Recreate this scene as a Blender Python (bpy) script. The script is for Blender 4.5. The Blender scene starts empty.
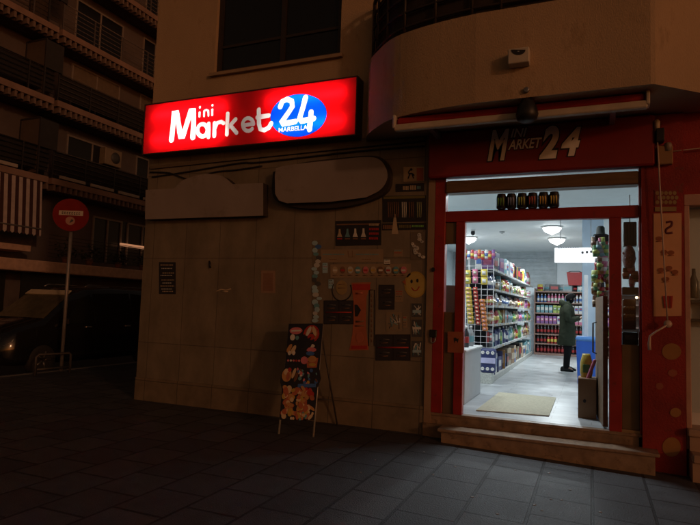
import bpy, bmesh, math, random
from mathutils import Vector, Matrix
random.seed(7)
sc = bpy.context.scene
COL = sc.collection
R_ = math.radians

# ------------------------------------------------------------------ camera solved from the photograph
CF = Vector((-0.38937244, 0.9180308, 0.07489029))
CR = Vector((0.92107984, 0.38799378, 0.03275283))
CU = Vector((-0.00101114, -0.08173299, 0.99665375))
FPX = 571.4413
CP = Vector((0.0, -6.9819, 1.55))

def ray(x, y):
    return CF + CR * ((x - 350) / FPX) - CU * ((y - 262.5) / FPX)
def W(x, y, Y=0.0):                      # photo pixel -> point on the vertical plane y = Y (parallel to the shop front)
    d = ray(x, y); return CP + d * ((Y - CP.y) / d.y)
def Z(x, y, z=0.0):                      # photo pixel -> point at height z
    d = ray(x, y); return CP + d * ((z - CP.z) / d.z)
def X(x, y, xx):                         # photo pixel -> point on the plane x = xx
    d = ray(x, y); return CP + d * ((xx - CP.x) / d.x)

cam_d = bpy.data.cameras.new('camera'); cam = bpy.data.objects.new('camera', cam_d); COL.objects.link(cam)
cam.matrix_world = Matrix(((CR.x, CU.x, -CF.x, CP.x), (CR.y, CU.y, -CF.y, CP.y), (CR.z, CU.z, -CF.z, CP.z), (0, 0, 0, 1)))
cam_d.sensor_width = 36; cam_d.lens = FPX / 700 * 36; cam_d.clip_end = 600; cam_d.clip_start = 0.05
sc.camera = cam

# ------------------------------------------------------------------ materials
MATS = {}
def mat(name, col, rough=0.6, metal=0.0, var=0.12, scale=6.0, bump=0.0, bscale=40.0, spec=0.5, coat=0.0, stretch=None, wear=None, wsc=14, wlim=.62):
    if name in MATS: return MATS[name]
    m = bpy.data.materials.new(name); m.use_nodes = True; MATS[name] = m
    nt = m.node_tree; b = nt.nodes['Principled BSDF']; L = nt.links.new
    b.inputs['Roughness'].default_value = rough; b.inputs['Metallic'].default_value = metal
    b.inputs['Specular IOR Level'].default_value = spec; b.inputs['Coat Weight'].default_value = coat
    b.inputs['Base Color'].default_value = (*col, 1)
    tc = nt.nodes.new('ShaderNodeTexCoord'); mp = nt.nodes.new('ShaderNodeMapping'); L(tc.outputs['Object'], mp.inputs['Vector'])
    if stretch: mp.inputs['Scale'].default_value = stretch
    if var > 0:
        n = nt.nodes.new('ShaderNodeTexNoise'); n.inputs['Scale'].default_value = scale; n.inputs['Detail'].default_value = 5
        L(mp.outputs['Vector'], n.inputs['Vector'])
        r = nt.nodes.new('ShaderNodeValToRGB'); L(n.outputs['Fac'], r.inputs['Fac'])
        r.color_ramp.elements[0].position = .3; r.color_ramp.elements[1].position = .72
        r.color_ramp.elements[0].color = (*[c * (1 - var) for c in col], 1)
        r.color_ramp.elements[1].color = (*[min(1, c * (1 + var)) for c in col], 1)
        L(r.outputs['Color'], b.inputs['Base Color'])
    if wear:
        nw = nt.nodes.new('ShaderNodeTexNoise'); nw.inputs['Scale'].default_value = wsc; nw.inputs['Detail'].default_value = 9; nw.inputs['Roughness'].default_value = .7
        L(mp.outputs['Vector'], nw.inputs['Vector'])
        rw = nt.nodes.new('ShaderNodeMapRange'); rw.inputs[1].default_value = wlim; rw.inputs[2].default_value = wlim + .08; rw.inputs[4].default_value = .7; L(nw.outputs['Fac'], rw.inputs[0])
        mw = nt.nodes.new('ShaderNodeMix'); mw.data_type = 'RGBA'; mw.inputs[7].default_value = (*wear, 1); L(rw.outputs[0], mw.inputs[0])
        if var > 0: L(r.outputs['Color'], mw.inputs[6])
        else: mw.inputs[6].default_value = (*col, 1)
        L(mw.outputs[2], b.inputs['Base Color'])
        rg_ = nt.nodes.new('ShaderNodeMapRange'); rg_.inputs[3].default_value = max(.05, rough - .15); rg_.inputs[4].default_value = min(1, rough + .25); L(nw.outputs['Fac'], rg_.inputs[0]); L(rg_.outputs[0], b.inputs['Roughness'])
    if bump > 0:
        n2 = nt.nodes.new('ShaderNodeTexNoise'); n2.inputs['Scale'].default_value = bscale; n2.inputs['Detail'].default_value = 6
        L(mp.outputs['Vector'], n2.inputs['Vector'])
        bp = nt.nodes.new('ShaderNodeBump'); bp.inputs['Strength'].default_value = bump; bp.inputs['Distance'].default_value = .02
        L(n2.outputs['Fac'], bp.inputs['Height']); L(bp.outputs['Normal'], b.inputs['Normal'])
    return m

def emit(name, col, s):
    if name in MATS: return MATS[name]
    m = bpy.data.materials.new(name); m.use_nodes = True; MATS[name] = m
    b = m.node_tree.nodes['Principled BSDF']
    b.inputs['Base Color'].default_value = (*col, 1)
    b.inputs['Emission Color'].default_value = (*col, 1); b.inputs['Emission Strength'].default_value = s
    return m

def translucent(name, col, gloss=0.06, tr=1.0):
    m = bpy.data.materials.new(name); m.use_nodes = True; MATS[name] = m
    nt = m.node_tree; nt.nodes.remove(nt.nodes['Principled BSDF']); out = nt.nodes['Material Output']; L = nt.links.new
    t = nt.nodes.new('ShaderNodeBsdfTranslucent'); t.inputs['Color'].default_value = (*[c * tr for c in col], 1)
    d = nt.nodes.new('ShaderNodeBsdfDiffuse'); d.inputs['Color'].default_value = (*[c * .9 for c in col], 1)
    g = nt.nodes.new('ShaderNodeBsdfGlossy'); g.inputs['Roughness'].default_value = .15
    a = nt.nodes.new('ShaderNodeMixShader'); a.inputs[0].default_value = .12
    L(t.outputs[0], a.inputs[1]); L(d.outputs[0], a.inputs[2])
    x = nt.nodes.new('ShaderNodeMixShader'); x.inputs[0].default_value = gloss
    L(a.outputs[0], x.inputs[1]); L(g.outputs[0], x.inputs[2]); L(x.outputs[0], out.inputs['Surface'])
    return m

def glass(name, tint=(.93, .96, .96), refl=0.03):
    m = bpy.data.materials.new(name); m.use_nodes = True; MATS[name] = m
    nt = m.node_tree; nt.nodes.remove(nt.nodes['Principled BSDF']); out = nt.nodes['Material Output']; L = nt.links.new
    t = nt.nodes.new('ShaderNodeBsdfTransparent'); t.inputs['Color'].default_value = (*tint, 1)
    g = nt.nodes.new('ShaderNodeBsdfGlossy'); g.inputs['Roughness'].default_value = .03
    x = nt.nodes.new('ShaderNodeMixShader'); x.inputs[0].default_value = refl
    L(t.outputs[0], x.inputs[1]); L(g.outputs[0], x.inputs[2]); L(x.outputs[0], out.inputs['Surface'])
    return m

def brickmat(name, c1, c2, mortar, w, h, ms, axes, off=(0, 0), rough=0.5, bump=.35, stagger=.5, noise_bump=.15, rvar=0.15, streak=None, varsc=3.0):
    """slabs: axes picks which object axes run along the texture's x and y"""
    m = bpy.data.materials.new(name); m.use_nodes = True; MATS[name] = m
    nt = m.node_tree; b = nt.nodes['Principled BSDF']; L = nt.links.new
    tc = nt.nodes.new('ShaderNodeTexCoord'); sp = nt.nodes.new('ShaderNodeSeparateXYZ'); L(tc.outputs['Object'], sp.inputs[0])
    cb = nt.nodes.new('ShaderNodeCombineXYZ'); ad = []
    for k in (0, 1):
        a = nt.nodes.new('ShaderNodeMath'); a.operation = 'ADD'; a.inputs[1].default_value = off[k]
        L(sp.outputs['XYZ'.index(axes[k])], a.inputs[0]); L(a.outputs[0], cb.inputs[k])
    br = nt.nodes.new('ShaderNodeTexBrick'); L(cb.outputs[0], br.inputs['Vector'])
    br.inputs['Color1'].default_value = (*c1, 1); br.inputs['Color2'].default_value = (*c2, 1); br.inputs['Mortar'].default_value = (*mortar, 1)
    br.inputs['Scale'].default_value = 1; br.inputs['Mortar Size'].default_value = ms; br.inputs['Brick Width'].default_value = w
    br.inputs['Row Height'].default_value = h; br.offset = stagger; br.inputs['Mortar Smooth'].default_value = .2; br.inputs['Bias'].default_value = 0
    n = nt.nodes.new('ShaderNodeTexNoise'); n.inputs['Scale'].default_value = varsc; n.inputs['Detail'].default_value = 8; n.inputs['Roughness'].default_value = .65
    mp = nt.nodes.new('ShaderNodeMapping'); L(tc.outputs['Object'], mp.inputs[0])
    if streak: mp.inputs['Scale'].default_value = streak
    L(mp.outputs[0], n.inputs['Vector'])
    mr = nt.nodes.new('ShaderNodeMapRange'); mr.inputs[1].default_value = .3; mr.inputs[2].default_value = .7
    mr.inputs[3].default_value = .68; mr.inputs[4].default_value = 1.25; L(n.outputs['Fac'], mr.inputs[0])
    mx = nt.nodes.new('ShaderNodeMix'); mx.data_type = 'RGBA'; mx.blend_type = 'MULTIPLY'; mx.inputs[0].default_value = 1
    L(br.outputs['Color'], mx.inputs[6]); L(mr.outputs[0], mx.inputs[7]); L(mx.outputs[2], b.inputs['Base Color'])
    rr = nt.nodes.new('ShaderNodeMapRange'); rr.inputs[3].default_value = max(.05, rough - rvar); rr.inputs[4].default_value = min(1, rough + rvar)
    L(n.outputs['Fac'], rr.inputs[0]); L(rr.outputs[0], b.inputs['Roughness'])
    n2 = nt.nodes.new('ShaderNodeTexNoise'); n2.inputs['Scale'].default_value = 95; n2.inputs['Detail'].default_value = 7; L(tc.outputs['Object'], n2.inputs['Vector'])
    ma = nt.nodes.new('ShaderNodeMath'); ma.operation = 'MULTIPLY_ADD'; ma.inputs[1].default_value = noise_bump
    iv = nt.nodes.new('ShaderNodeMath'); iv.operation = 'SUBTRACT'; iv.inputs[0].default_value = 1; L(br.outputs['Fac'], iv.inputs[1])
    L(n2.outputs['Fac'], ma.inputs[0]); L(iv.outputs[0], ma.inputs[2])
    bp = nt.nodes.new('ShaderNodeBump'); bp.inputs['Strength'].default_value = bump; bp.inputs['Distance'].default_value = .012
    L(ma.outputs[0], bp.inputs['Height']); L(bp.outputs['Normal'], b.inputs['Normal'])
    return m

# ------------------------------------------------------------------ mesh builder
class MB:
    def __init__(s): s.v = []; s.f = []; s.m = []; s.sm = []
    def add(s, vs, fs, mi=0, smooth=False):
        o = len(s.v); s.v += [Vector(p) for p in vs]
        for f in fs: s.f.append([i + o for i in f]); s.m.append(mi); s.sm.append(smooth)
        return s
    def hexa(s, p, mi=0):   # 8 points: bottom ring 0-3, top ring 4-7 (counter-clockwise seen from above)
        return s.add(p, [(3, 2, 1, 0), (4, 5, 6, 7), (0, 1, 5, 4), (1, 2, 6, 5), (2, 3, 7, 6), (3, 0, 4, 7)], mi)
    def box(s, x0, x1, y0, y1, z0, z1, mi=0):
        if x0 > x1: x0, x1 = x1, x0
        if y0 > y1: y0, y1 = y1, y0
        if z0 > z1: z0, z1 = z1, z0
        return s.hexa([(x0, y0, z0), (x1, y0, z0), (x1, y1, z0), (x0, y1, z0), (x0, y0, z1), (x1, y0, z1), (x1, y1, z1), (x0, y1, z1)], mi)
    def bbox(s, x0, x1, y0, y1, z0, z1, mi=0, c=.01):   # box with chamfered vertical and top edges
        c = min(c, abs(x1 - x0) * .4, abs(y1 - y0) * .4, abs(z1 - z0) * .4)
        ring = lambda a, z: [(x0 + c + a, y0 + a, z), (x1 - c - a, y0 + a, z), (x1 - a, y0 + c + a, z), (x1 - a, y1 - c - a, z), (x1 - c - a, y1 - a, z), (x0 + c + a, y1 - a, z), (x0 + a, y1 - c - a, z), (x0 + a, y0 + c + a, z)]
        rs = [ring(c * .7, z0), ring(0, z0 + c), ring(0, z1 - c), ring(c * .7, z1)]
        return s.rings(rs, mi)
    def rings(s, rs, mi=0, smooth=False, cap=True, closed=False):
        n = len(rs[0]); o = len(s.v); s.v += [Vector(p) for r in rs for p in r]
        k = len(rs)
        for i in range(k if closed else k - 1):
            a = i; b2 = (i + 1) % k
            for j in range(n):
                s.f.append([o + a * n + j, o + a * n + (j + 1) % n, o + b2 * n + (j + 1) % n, o + b2 * n + j]); s.m.append(mi); s.sm.append(smooth)
        if cap and not closed:
            s.f.append([o + j for j in reversed(range(n))]); s.m.append(mi); s.sm.append(False)
            s.f.append([o + (k - 1) * n + j for j in range(n)]); s.m.append(mi); s.sm.append(False)
        return s
    def tube(s, pts, r, mi=0, n=8, flat=None, round_caps=False):
        """tube along pts; flat=(axis vector, factor) squashes it along an axis about its own path"""
        pts = [Vector(p) for p in pts]; rs = []
        rad = r if isinstance(r, (list, tuple)) else [r] * len(pts)
        if round_caps:
            t0 = (pts[0] - pts[1]).normalized(); t1 = (pts[-1] - pts[-2]).normalized()
            pre = [(pts[0] + t0 * rad[0] * math.sin(a), rad[0] * max(.02, math.cos(a))) for a in (1.55, 1.2, .85, .5, .25)]
            post = [(pts[-1] + t1 * rad[-1] * math.sin(a), rad[-1] * max(.02, math.cos(a))) for a in (.25, .5, .85, 1.2, 1.55)]
            seq = pre + list(zip(pts, rad)) + post
        else: seq = list(zip(pts, rad))
        P = [q[0] for q in seq]; ref = None
        for i, (p, rr) in enumerate(seq):
            d = (P[min(i + 1, len(P) - 1)] - P[max(i - 1, 0)])
            if d.length < 1e-9: d = Vector((0, 0, 1))
            d.normalize()
            if ref is None:
                ref = Vector((0, 1, 0)) if abs(d.y) < .9 else Vector((1, 0, 0))
            u = ref - d * ref.dot(d); u.normalize(); w = d.cross(u)
            ring = []
            for k in range(n):
                a = 2 * math.pi * k / n; q = u * math.cos(a) * rr + w * math.sin(a) * rr
                if flat: q = q - flat[0] * q.dot(flat[0]) * (1 - flat[1])
                ring.append(p + q)
            rs.append(ring)
        return s.rings(rs, mi, True)
    def lathe(s, prof, c=(0, 0, 0), n=12, mi=0, axis='z'):
        rs = []
        for r, h in prof:
            ring = []
            for k in range(n):
                a = 2 * math.pi * k / n; p = (r * math.cos(a), r * math.sin(a), h)
                if axis == 'y': p = (p[0], -p[2], p[1])
                if axis == 'x': p = (p[2], p[0], p[1])
                ring.append(Vector(c) + Vector(p))
            rs.append(ring)
        return s.rings(rs, mi, True)
    def prism(s, poly, d, mi=0, mi_side=None):   # poly: 3-D points, extruded by vector d
        n = len(poly); d = Vector(d); ps = [Vector(p) for p in poly]
        s.add(ps + [p + d for p in ps], [], mi); o = len(s.v) - 2 * n
        ms = mi if mi_side is None else mi_side
        s.f.append([o + i for i in range(n)]); s.m.append(mi); s.sm.append(False)
        s.f.append([o + n + i for i in reversed(range(n))]); s.m.append(ms); s.sm.append(False)
        for i in range(n):
            s.f.append([o + (i + 1) % n, o + i, o + n + i, o + n + (i + 1) % n]); s.m.append(ms); s.sm.append(False)
        return s
    def merge(s, other, off=(0, 0, 0)):
        o = len(s.v); s.v += [p + Vector(off) for p in other.v]
        for f, m, sm in zip(other.f, other.m, other.sm): s.f.append([i + o for i in f]); s.m.append(m); s.sm.append(sm)
        return s
    def mesh(s, name, mats):
        me = bpy.data.meshes.new(name); me.from_pydata([tuple(p) for p in s.v], [], s.f)
        for m in (mats if isinstance(mats, (list, tuple)) else [mats]): me.materials.append(m)
        me.polygons.foreach_set('material_index', s.m); me.polygons.foreach_set('use_smooth', s.sm)
        bm = bmesh.new(); bm.from_mesh(me); bmesh.ops.recalc_face_normals(bm, faces=bm.faces[:]); bm.to_mesh(me); bm.free(); me.update()
        return me
    def build(s, name, mats, parent=None, label=None, cat=None, group=None, kind=None):
        o = bpy.data.objects.new(name, s.mesh(name, mats)); COL.objects.link(o)
        if parent is not None: child(o, parent)
        return tag(o, label, cat, group, kind)

def child(o, parent):
    # meshes are built in world coordinates: undo the parent's own place
    o.parent = parent
    if parent.parent is None: o.matrix_parent_inverse = Matrix.Translation(-parent.location)
def tag(o, label=None, cat=None, group=None, kind=None):
    for k, v in (('label', label), ('category', cat), ('group', group), ('kind', kind)):
        if v: o[k] = v
    return o
def thing(name, label, cat, loc=(0, 0, 0), group=None):
    o = bpy.data.objects.new(name, None); o.empty_display_size = .1; COL.objects.link(o); o.location = loc
    return tag(o, label, cat, group)
def copy_tree(o, loc, label=None, group=None):
    r = o.copy(); COL.objects.link(r); r.location = loc
    if label: r['label'] = label
    if group: r['group'] = group
    for c in list(o.children):
        d = c.copy(); COL.objects.link(d); d.parent = r
        for g in list(c.children):
            e = g.copy(); COL.objects.link(e); e.parent = d
    return r
def ell(cx, cy, rx, ry, n=28, a0=0, rot=0):
    out = []
    for k in range(n):
        a = 2 * math.pi * k / n + a0; x = rx * math.cos(a); y = ry * math.sin(a)
        out.append((cx + x * math.cos(rot) - y * math.sin(rot), cy + x * math.sin(rot) + y * math.cos(rot)))
    return out
def smooth_path(p, k=6):
    """Catmull-Rom through pixel or 3-D points"""
    p = [Vector(q) for q in p]; out = []
    for i in range(len(p) - 1):
        a = p[max(i - 1, 0)]; b = p[i]; c = p[i + 1]; d = p[min(i + 2, len(p) - 1)]
        for j in range(k):
            t = j / k
            out.append(.5 * ((2 * b) + (c - a) * t + (2 * a - 5 * b + 4 * c - d) * t * t + (3 * b - a - 3 * c + d) * t ** 3))
    out.append(p[-1]); return out
def px_poly(pts, Y): return [W(p[0], p[1], Y) for p in pts]
YN = Vector((0, 1, 0))

# flat printed sheets on the wall: every patch is a thin slab standing a little prouder than the one below
class Sheet(MB):
    def __init__(s, Y=0.0, t=.003): super().__init__(); s.Y = Y; s.t = t; s.lv = 0; s.mats = []
    def mi(s, m):
        if m not in s.mats: s.mats.append(m)
        return s.mats.index(m)
    def poly(s, pts, m, up=1):
        s.lv += up
        y1 = s.Y - s.t - .0012 * s.lv - (0 if up else .0006)
        s.prism(px_poly(pts, y1), (0, s.Y - .0004 - y1, 0), s.mi(m)); return s
    def rect(s, x0, y0, x1, y1, m, slope=0, up=1):
        d = slope * (x1 - x0)
        return s.poly([(x0, y0), (x1, y0 + d), (x1, y1 + d), (x0, y1)], m, up)
    def ellipse(s, cx, cy, rx, ry, m, up=1): return s.poly(ell(cx, cy, rx, ry), m, up)
    def stroke(s, pts, w, m, up=1, k=1):
        s.lv += up; y1 = s.Y - s.t - .0012 * s.lv - (0 if up else .0006)
        P = [W(p[0], p[1], y1) for p in (smooth_path([(q[0], q[1], 0) for q in pts], k) if k > 1 else pts)]
        w3 = w / 84.0
        s.tube([p for p in P], w3 / 2, s.mi(m), 6, flat=(YN, .12)); return s
    def done(s, name, label, cat, group=None, parent=None): return s.build(name, s.mats, parent, label, cat, group)

def text_into(mb, txt, x0, y0, x1, y1, Y, mi, shear=0.0, bold=0.0, depth=.004, dil=0.0):
    """built-in lettering fitted into the pixel box (x0,y0)-(x1,y1), y0 top, on plane Y"""
    cu = bpy.data.curves.new('lettering', 'FONT'); cu.body = txt; cu.shear = shear; cu.offset = bold; cu.size = 1; cu.extrude = 0; cu.resolution_u = 4
    ob = bpy.data.objects.new('lettering', cu); COL.objects.link(ob)
    dg = bpy.context.evaluated_depsgraph_get(); dg.update()
    me = ob.evaluated_get(dg).to_mesh()
    vs = [v.co.copy() for v in me.vertices]; fs = [list(p.vertices) for p in me.polygons]
    xa = min(v.x for v in vs); xb = max(v.x for v in vs); ya = min(v.y for v in vs); yb = max(v.y for v in vs)
    P0 = W(x0, y1, Y); P1 = W(x1, y1, Y); P2 = W((x0 + x1) / 2, y0, Y); P3 = W((x0 + x1) / 2, y1, Y)
    Pa = W(x0, y0, Y)
    wx = P1.x - P0.x; hz = P2.z - P3.z; zb = P3.z; d = dil
    out = [Vector((P0.x - d + (v.x - xa) / (xb - xa) * (wx + 2 * d), Y, zb - d + (v.y - ya) / (yb - ya) * (hz + 2 * d))) for v in vs]
    n = len(out); edges = {}
    for f in fs:
        for i in range(len(f)):
            e = (f[i], f[(i + 1) % len(f)]); edges[e] = edges.get(e, 0) + 1
    faces = list(fs) + [[i + n for i in reversed(f)] for f in fs]
    for (a, b) in edges:
        if (b, a) not in edges: faces.append([b, a, a + n, b + n])
    mb.add(out + [p + Vector((0, depth, 0)) for p in out], faces, mi)
    ob.evaluated_get(dg).to_mesh_clear()
    bpy.data.objects.remove(ob); bpy.data.curves.remove(cu)

# common materials
stucco = mat('ochre_stucco', (.46, .33, .21), .85, var=.14, scale=1.1, bump=.4, bscale=90, stretch=(1, 1, .45), wear=(.36, .25, .15), wsc=2.2, wlim=.56)
red_paint = mat('red_enamel', (.30, .018, .014), .38, var=.22, scale=4, bump=.05, bscale=20, wear=(.12, .03, .02), wsc=11, wlim=.58)
red_wall = mat('red_painted_wall', (.27, .018, .014), .6, var=.3, scale=2.5, bump=.3, bscale=60, wear=(.14, .05, .035), wsc=6, wlim=.60)
brown_wood = mat('brown_painted_metal', (.16, .095, .05), .5, var=.2, scale=5, stretch=(1, 1, 6))
black = mat('black_plastic', (.012, .012, .013), .45)
blackprint = mat('black_print', (.018, .016, .018), .6)
white = mat('white_paint', (.72, .71, .68), .5, var=.05)
cream = mat('cream_paint', (.58, .47, .34), .6)
grey = mat('grey_metal', (.32, .32, .33), .38, .7)
alu = mat('aluminium', (.55, .55, .55), .32, .85)
gold = mat('printed_gold', (.55, .36, .06), .6)
silver = mat('printed_silver', (.5, .5, .48), .5)
dkgrey = mat('dark_grey', (.07, .07, .075), .55)
redprint = mat('red_print', (.42, .03, .02), .6)
orangeprint = mat('orange_print', (.42, .12, .055), .6)
yellowprint = mat('yellow_print', (.46, .31, .06), .6)
greenprint = mat('green_print', (.16, .42, .08), .6)
blueprint = mat('blue_print', (.05, .14, .42), .6)
tealprint = mat('teal_print', (.12, .30, .36), .6)
whiteprint = mat('white_print', (.66, .64, .58), .6)
pinkprint = mat('pink_print', (.62, .18, .22), .6)
beigeprint = mat('beige_print', (.46, .36, .24), .7)
brownprint = mat('brown_print', (.2, .1, .05), .6)
clear = glass('shop_glass')
smoked = mat('dark_window_glass', (.01, .010, .011), .08, var=0, spec=.6)
FZ = .28     # shop floor level

# ------------------------------------------------------------------ setting: pavement, road, world
gx = lambda x: 0.0 if x < -2 else -.03 * (x + 2)
pave_m = brickmat('slate_paving', (.078, .082, .088), (.050, .053, .058), (.014, .014, .015), .5, .47, .014, 'YX', off=(.12, .93), rough=.6, bump=.75, noise_bump=.9, varsc=5)
mb = MB()
def sheet(xs, ys):
    for i in range(len(xs) - 1):
        for j in range(len(ys) - 1):
            a, b, c, d = xs[i], xs[i + 1], ys[j], ys[j + 1]
            mb.add([(a, c, gx(a)), (b, c, gx(b)), (b, d, gx(b)), (a, d, gx(a))], [(0, 1, 2, 3)])
sheet([-10.15, -6.49, -2, 3, 12], [-14, -6, -.3, .02])
sheet([-10.15, -6.49], [.02, 12, 45])
mb.build('pavement', pave_m, kind='structure')
kerb_m = mat('granite_kerb', (.20, .19, .18), .7, var=.25, scale=20, bump=.3)
mb = MB()
yy = -14.0
while yy < 45:
    mb.bbox(-10.32, -10.15, yy + .006, yy + .994, -.3, .004, 0, .012); yy += 1.0
mb.build('kerb', kerb_m, kind='structure')
road_m = mat('asphalt', (.05, .048, .046), .7, var=.3, scale=12, bump=.5, bscale=150)
MB().add([(-300, -200, -.13), (200, -200, -.6), (200, 300, -.6), (-300, 300, -.13)], [(0, 1, 2, 3)]).build('road', road_m, kind='structure')
mb = MB(); mb.box(-19.2, -17.6, -20, 60, -.3, 0.0); mb.build('far_pavement', mat('concrete_paving', (.16, .15, .14), .75, var=.2, bump=.3), kind='structure')

w = bpy.data.worlds.new('World'); sc.world = w; w.use_nodes = True
nt = w.node_tree; bg = nt.nodes['Background']
sky = nt.nodes.new('ShaderNodeTexSky'); sky.sky_type = 'NISHITA'; sky.sun_disc = False
SUN = Vector((-.19, .125, -.048)).normalized()          # the way the street light travels
el = math.asin(-SUN.z); az = math.atan2(-SUN.x, -SUN.y)
sky.sun_elevation = el; sky.sun_rotation = az
tint = nt.nodes.new('ShaderNodeMix'); tint.data_type = 'RGBA'; tint.blend_type = 'MULTIPLY'; tint.inputs[0].default_value = 1
tint.inputs[7].default_value = (1, .455, .225, 1)                # the town's sodium glow on the night sky
nt.links.new(sky.outputs['Color'], tint.inputs[6]); nt.links.new(tint.outputs[2], bg.inputs['Color']); bg.inputs['Strength'].default_value = .033
sd = bpy.data.lights.new('street_light', 'SUN'); so = bpy.data.objects.new('street_light', sd); COL.objects.link(so)
sd.energy = .24; sd.angle = R_(2.5); sd.color = (1.0, .48, .24)
so.rotation_euler = SUN.to_track_quat('-Z', 'Y').to_euler()

# ------------------------------------------------------------------ the corner building
bld = thing('corner_building', 'ochre corner building with a clad ground floor and a curved balcony over the shop', 'building', (-3, 0, 0))
XL = -6.49; XJ = -1.90; XR = .50
clad = brickmat('stone_cladding', (.215, .175, .125), (.195, .16, .115), (.115, .09, .068), .62, 1.3, .006, 'XZ', off=(.1, .42), rough=.6, bump=.3, stagger=0, noise_bump=.12, streak=(1.6, 1.6, .9), varsc=1.5)
mb = MB(); mb.box(XL, XJ, 0, .22, -.3, 3.80); mb.build('wall', clad, bld)
mb = MB(); mb.box(XL, XJ, -.02, -.001, -.3, .34); mb.build('plinth', brickmat('plinth_stone', (.205, .155, .105), (.185, .145, .10), (.09, .07, .05), .62, 1.3, .006, 'XZ', off=(.1, 1.0), rough=.55, bump=.3, stagger=0, varsc=3), bld)
mb = MB(); mb.box(XL, XL + .22, .22, 14, -.3, 9.5); mb.build('side_wall', stucco, bld)
# upper wall with window opening
wl = W(217, 0).x - .02; wl = (W(214, 74).x); wr = W(340, 54.6).x; wz = 5.01
mb = MB()
mb.box(XL, wl, 0, .22, 3.80, 9.5); mb.box(wr, 6, 0, .22, 3.80, 9.5); mb.box(wl, wr, 0, .22, 3.80, wz); mb.box(wl, wr, 0, .22, 7.2, 9.5)
mb.build('upper_wall', stucco, bld)
mb = MB(); fr = mat('dark_window_frame', (.03, .022, .018), .5)
for (a, b, c, d) in ((wl, wl + .07, wz, 7.2), (wr - .07, wr, wz, 7.2), (wl + .07, wr - .07, wz, wz + .07), (wl + .07, wr - .07, 7.1, 7.2)): mb.box(a, b, .06, .14, c, d)
xm = W(281, 30).x; mb.box(xm - .035, xm + .035, .06, .14, wz + .07, 7.1)
mb.box(wl + .07, xm - .035, .075, .125, wz + .42, wz + .46); mb.box(xm + .035, wr - .07, .075, .125, wz + .42, wz + .46)
win = mb.build('window', fr, bld)
mb = MB(); mb.box(wl + .06, wr - .06, .095, .105, wz + .06, 7.1); mb.build('pane', smoked, win)
mb = MB(); mb.box(wl - .05, wr + .05, -.06, .05, wz - .05, wz - .002); mb.build('sill', mat('sill_stone', (.35, .25, .16), .7), win)
mb = MB(); mb.box(wl, wr, .16, .20, wz, 7.2); mb.build('blind', mat('grey_blind', (.05, .04, .038), .8), win)
# curved balcony
ctrl = [(-2.78, -.001, 0), (-2.68, -.24, 0), (-2.48, -.48, 0), (-2.15, -.77, 0), (-1.65, -.93, 0), (-1.15, -1.0, 0)]
out = [(p.x, p.y) for p in smooth_path(ctrl, 5)] + [(.52, -1.0), (.56, -.985), (1.0, -.60), (1.65, -.001)]
PZ0, PZ1 = 3.75, 4.74
def offs(poly, d):      # move an open outline inwards (towards the wall) by d
    res = []
    for i, p in enumerate(poly):
        a = Vector(poly[max(i - 1, 0)]); b = Vector(poly[min(i + 1, len(poly) - 1)]); t = (b - a).normalized(); n = Vector((-t.y, t.x))
        res.append((p[0] + n.x * d, min(p[1] + n.y * d, -.002)))
    return res
inn = offs(out, .14)
mb = MB(); n = len(out)
vs = [(x, y, PZ0) for x, y in out] + [(x, y, PZ1) for x, y in out] + [(x, y, PZ1) for x, y in inn] + [(x, y, PZ0 + .2) for x, y in inn]
fs = [];
for i in range(n - 1):
    for k in range(3): fs.append((k * n + i, k * n + i + 1, (k + 1) * n + i + 1, (k + 1) * n + i))
fs.append(tuple(range(n))); fs.append(tuple(3 * n + i for i in range(n)))
fs.append((0, n, 2 * n, 3 * n)); fs.append((n - 1, 2 * n - 1, 3 * n - 1, 4 * n - 1))
mb.add(vs, fs); balc = mb.build('balcony', stucco, bld)
mid = offs(out, .06)
mb = MB(); dk = mat('dark_railing_metal', (.035, .025, .02), .5)
for z in (4.84, 5.02, 5.2, 5.38, 5.56): mb.tube([(x, y, z) for x, y in mid], .016 if z < 5.5 else .026, 0, 6)
for i in range(0, n, 4): mb.tube([(mid[i][0], mid[i][1], PZ1), (mid[i][0], mid[i][1], 5.56)], .018, 0, 6)
mb.tube([(-.9, mid[n - 4][1], PZ1), (-.9, mid[n - 4][1], 5.56)], .018); mb.tube([(-.2, mid[n - 4][1], PZ1), (-.2, mid[n - 4][1], 5.56)], .018)
mb.build('railing', dk, balc)
mb = MB(); inn2 = offs(out, .10)
mb.rings([[(x, y, PZ1 + .01), (x, y, 5.5), (x2, y2, 5.5), (x2, y2, PZ1 + .01)] for (x, y), (x2, y2) in zip(inn2, offs(out, .108))]); mb.build('privacy_screen', mat('black_screen_cloth', (.03, .022, .018), .85), balc)
# lintel over the shop, right part, pilaster
mb = MB(); mb.box(XJ, 6, .0, .22, 3.22, 3.80); mb.box(.90, 6, 0, .22, 2.85, 3.22); mb.build('lintel', red_wall, bld)
mb = MB(); xp0, xp1 = .50, .905; mb.box(xp0, xp1, -.06, .22, -.3, 3.74); mb.build('pilaster', red_wall, bld)
mb = MB(); mb.box(4.6, 6, 0, .22, -.3, 2.85); mb.box(6, 6.22, 0, 14, -.3, 9.5); mb.box(XL, 6.2, 13.8, 14, -.3, 9.5); mb.box(XL, 6.2, 0, 14, 9.3, 9.5); mb.build('outer_shell', stucco, bld)
# jamb strip left of the shop front
xj0 = W(425, 300).x; xj1 = W(433.5, 300).x
mb = MB(); mb.box(XJ, xj1, -.03, .22, -.1, 3.22); mb.build('jamb', mat('jamb_stone', (.30, .20, .13), .55, var=.15, scale=3), bld)

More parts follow.
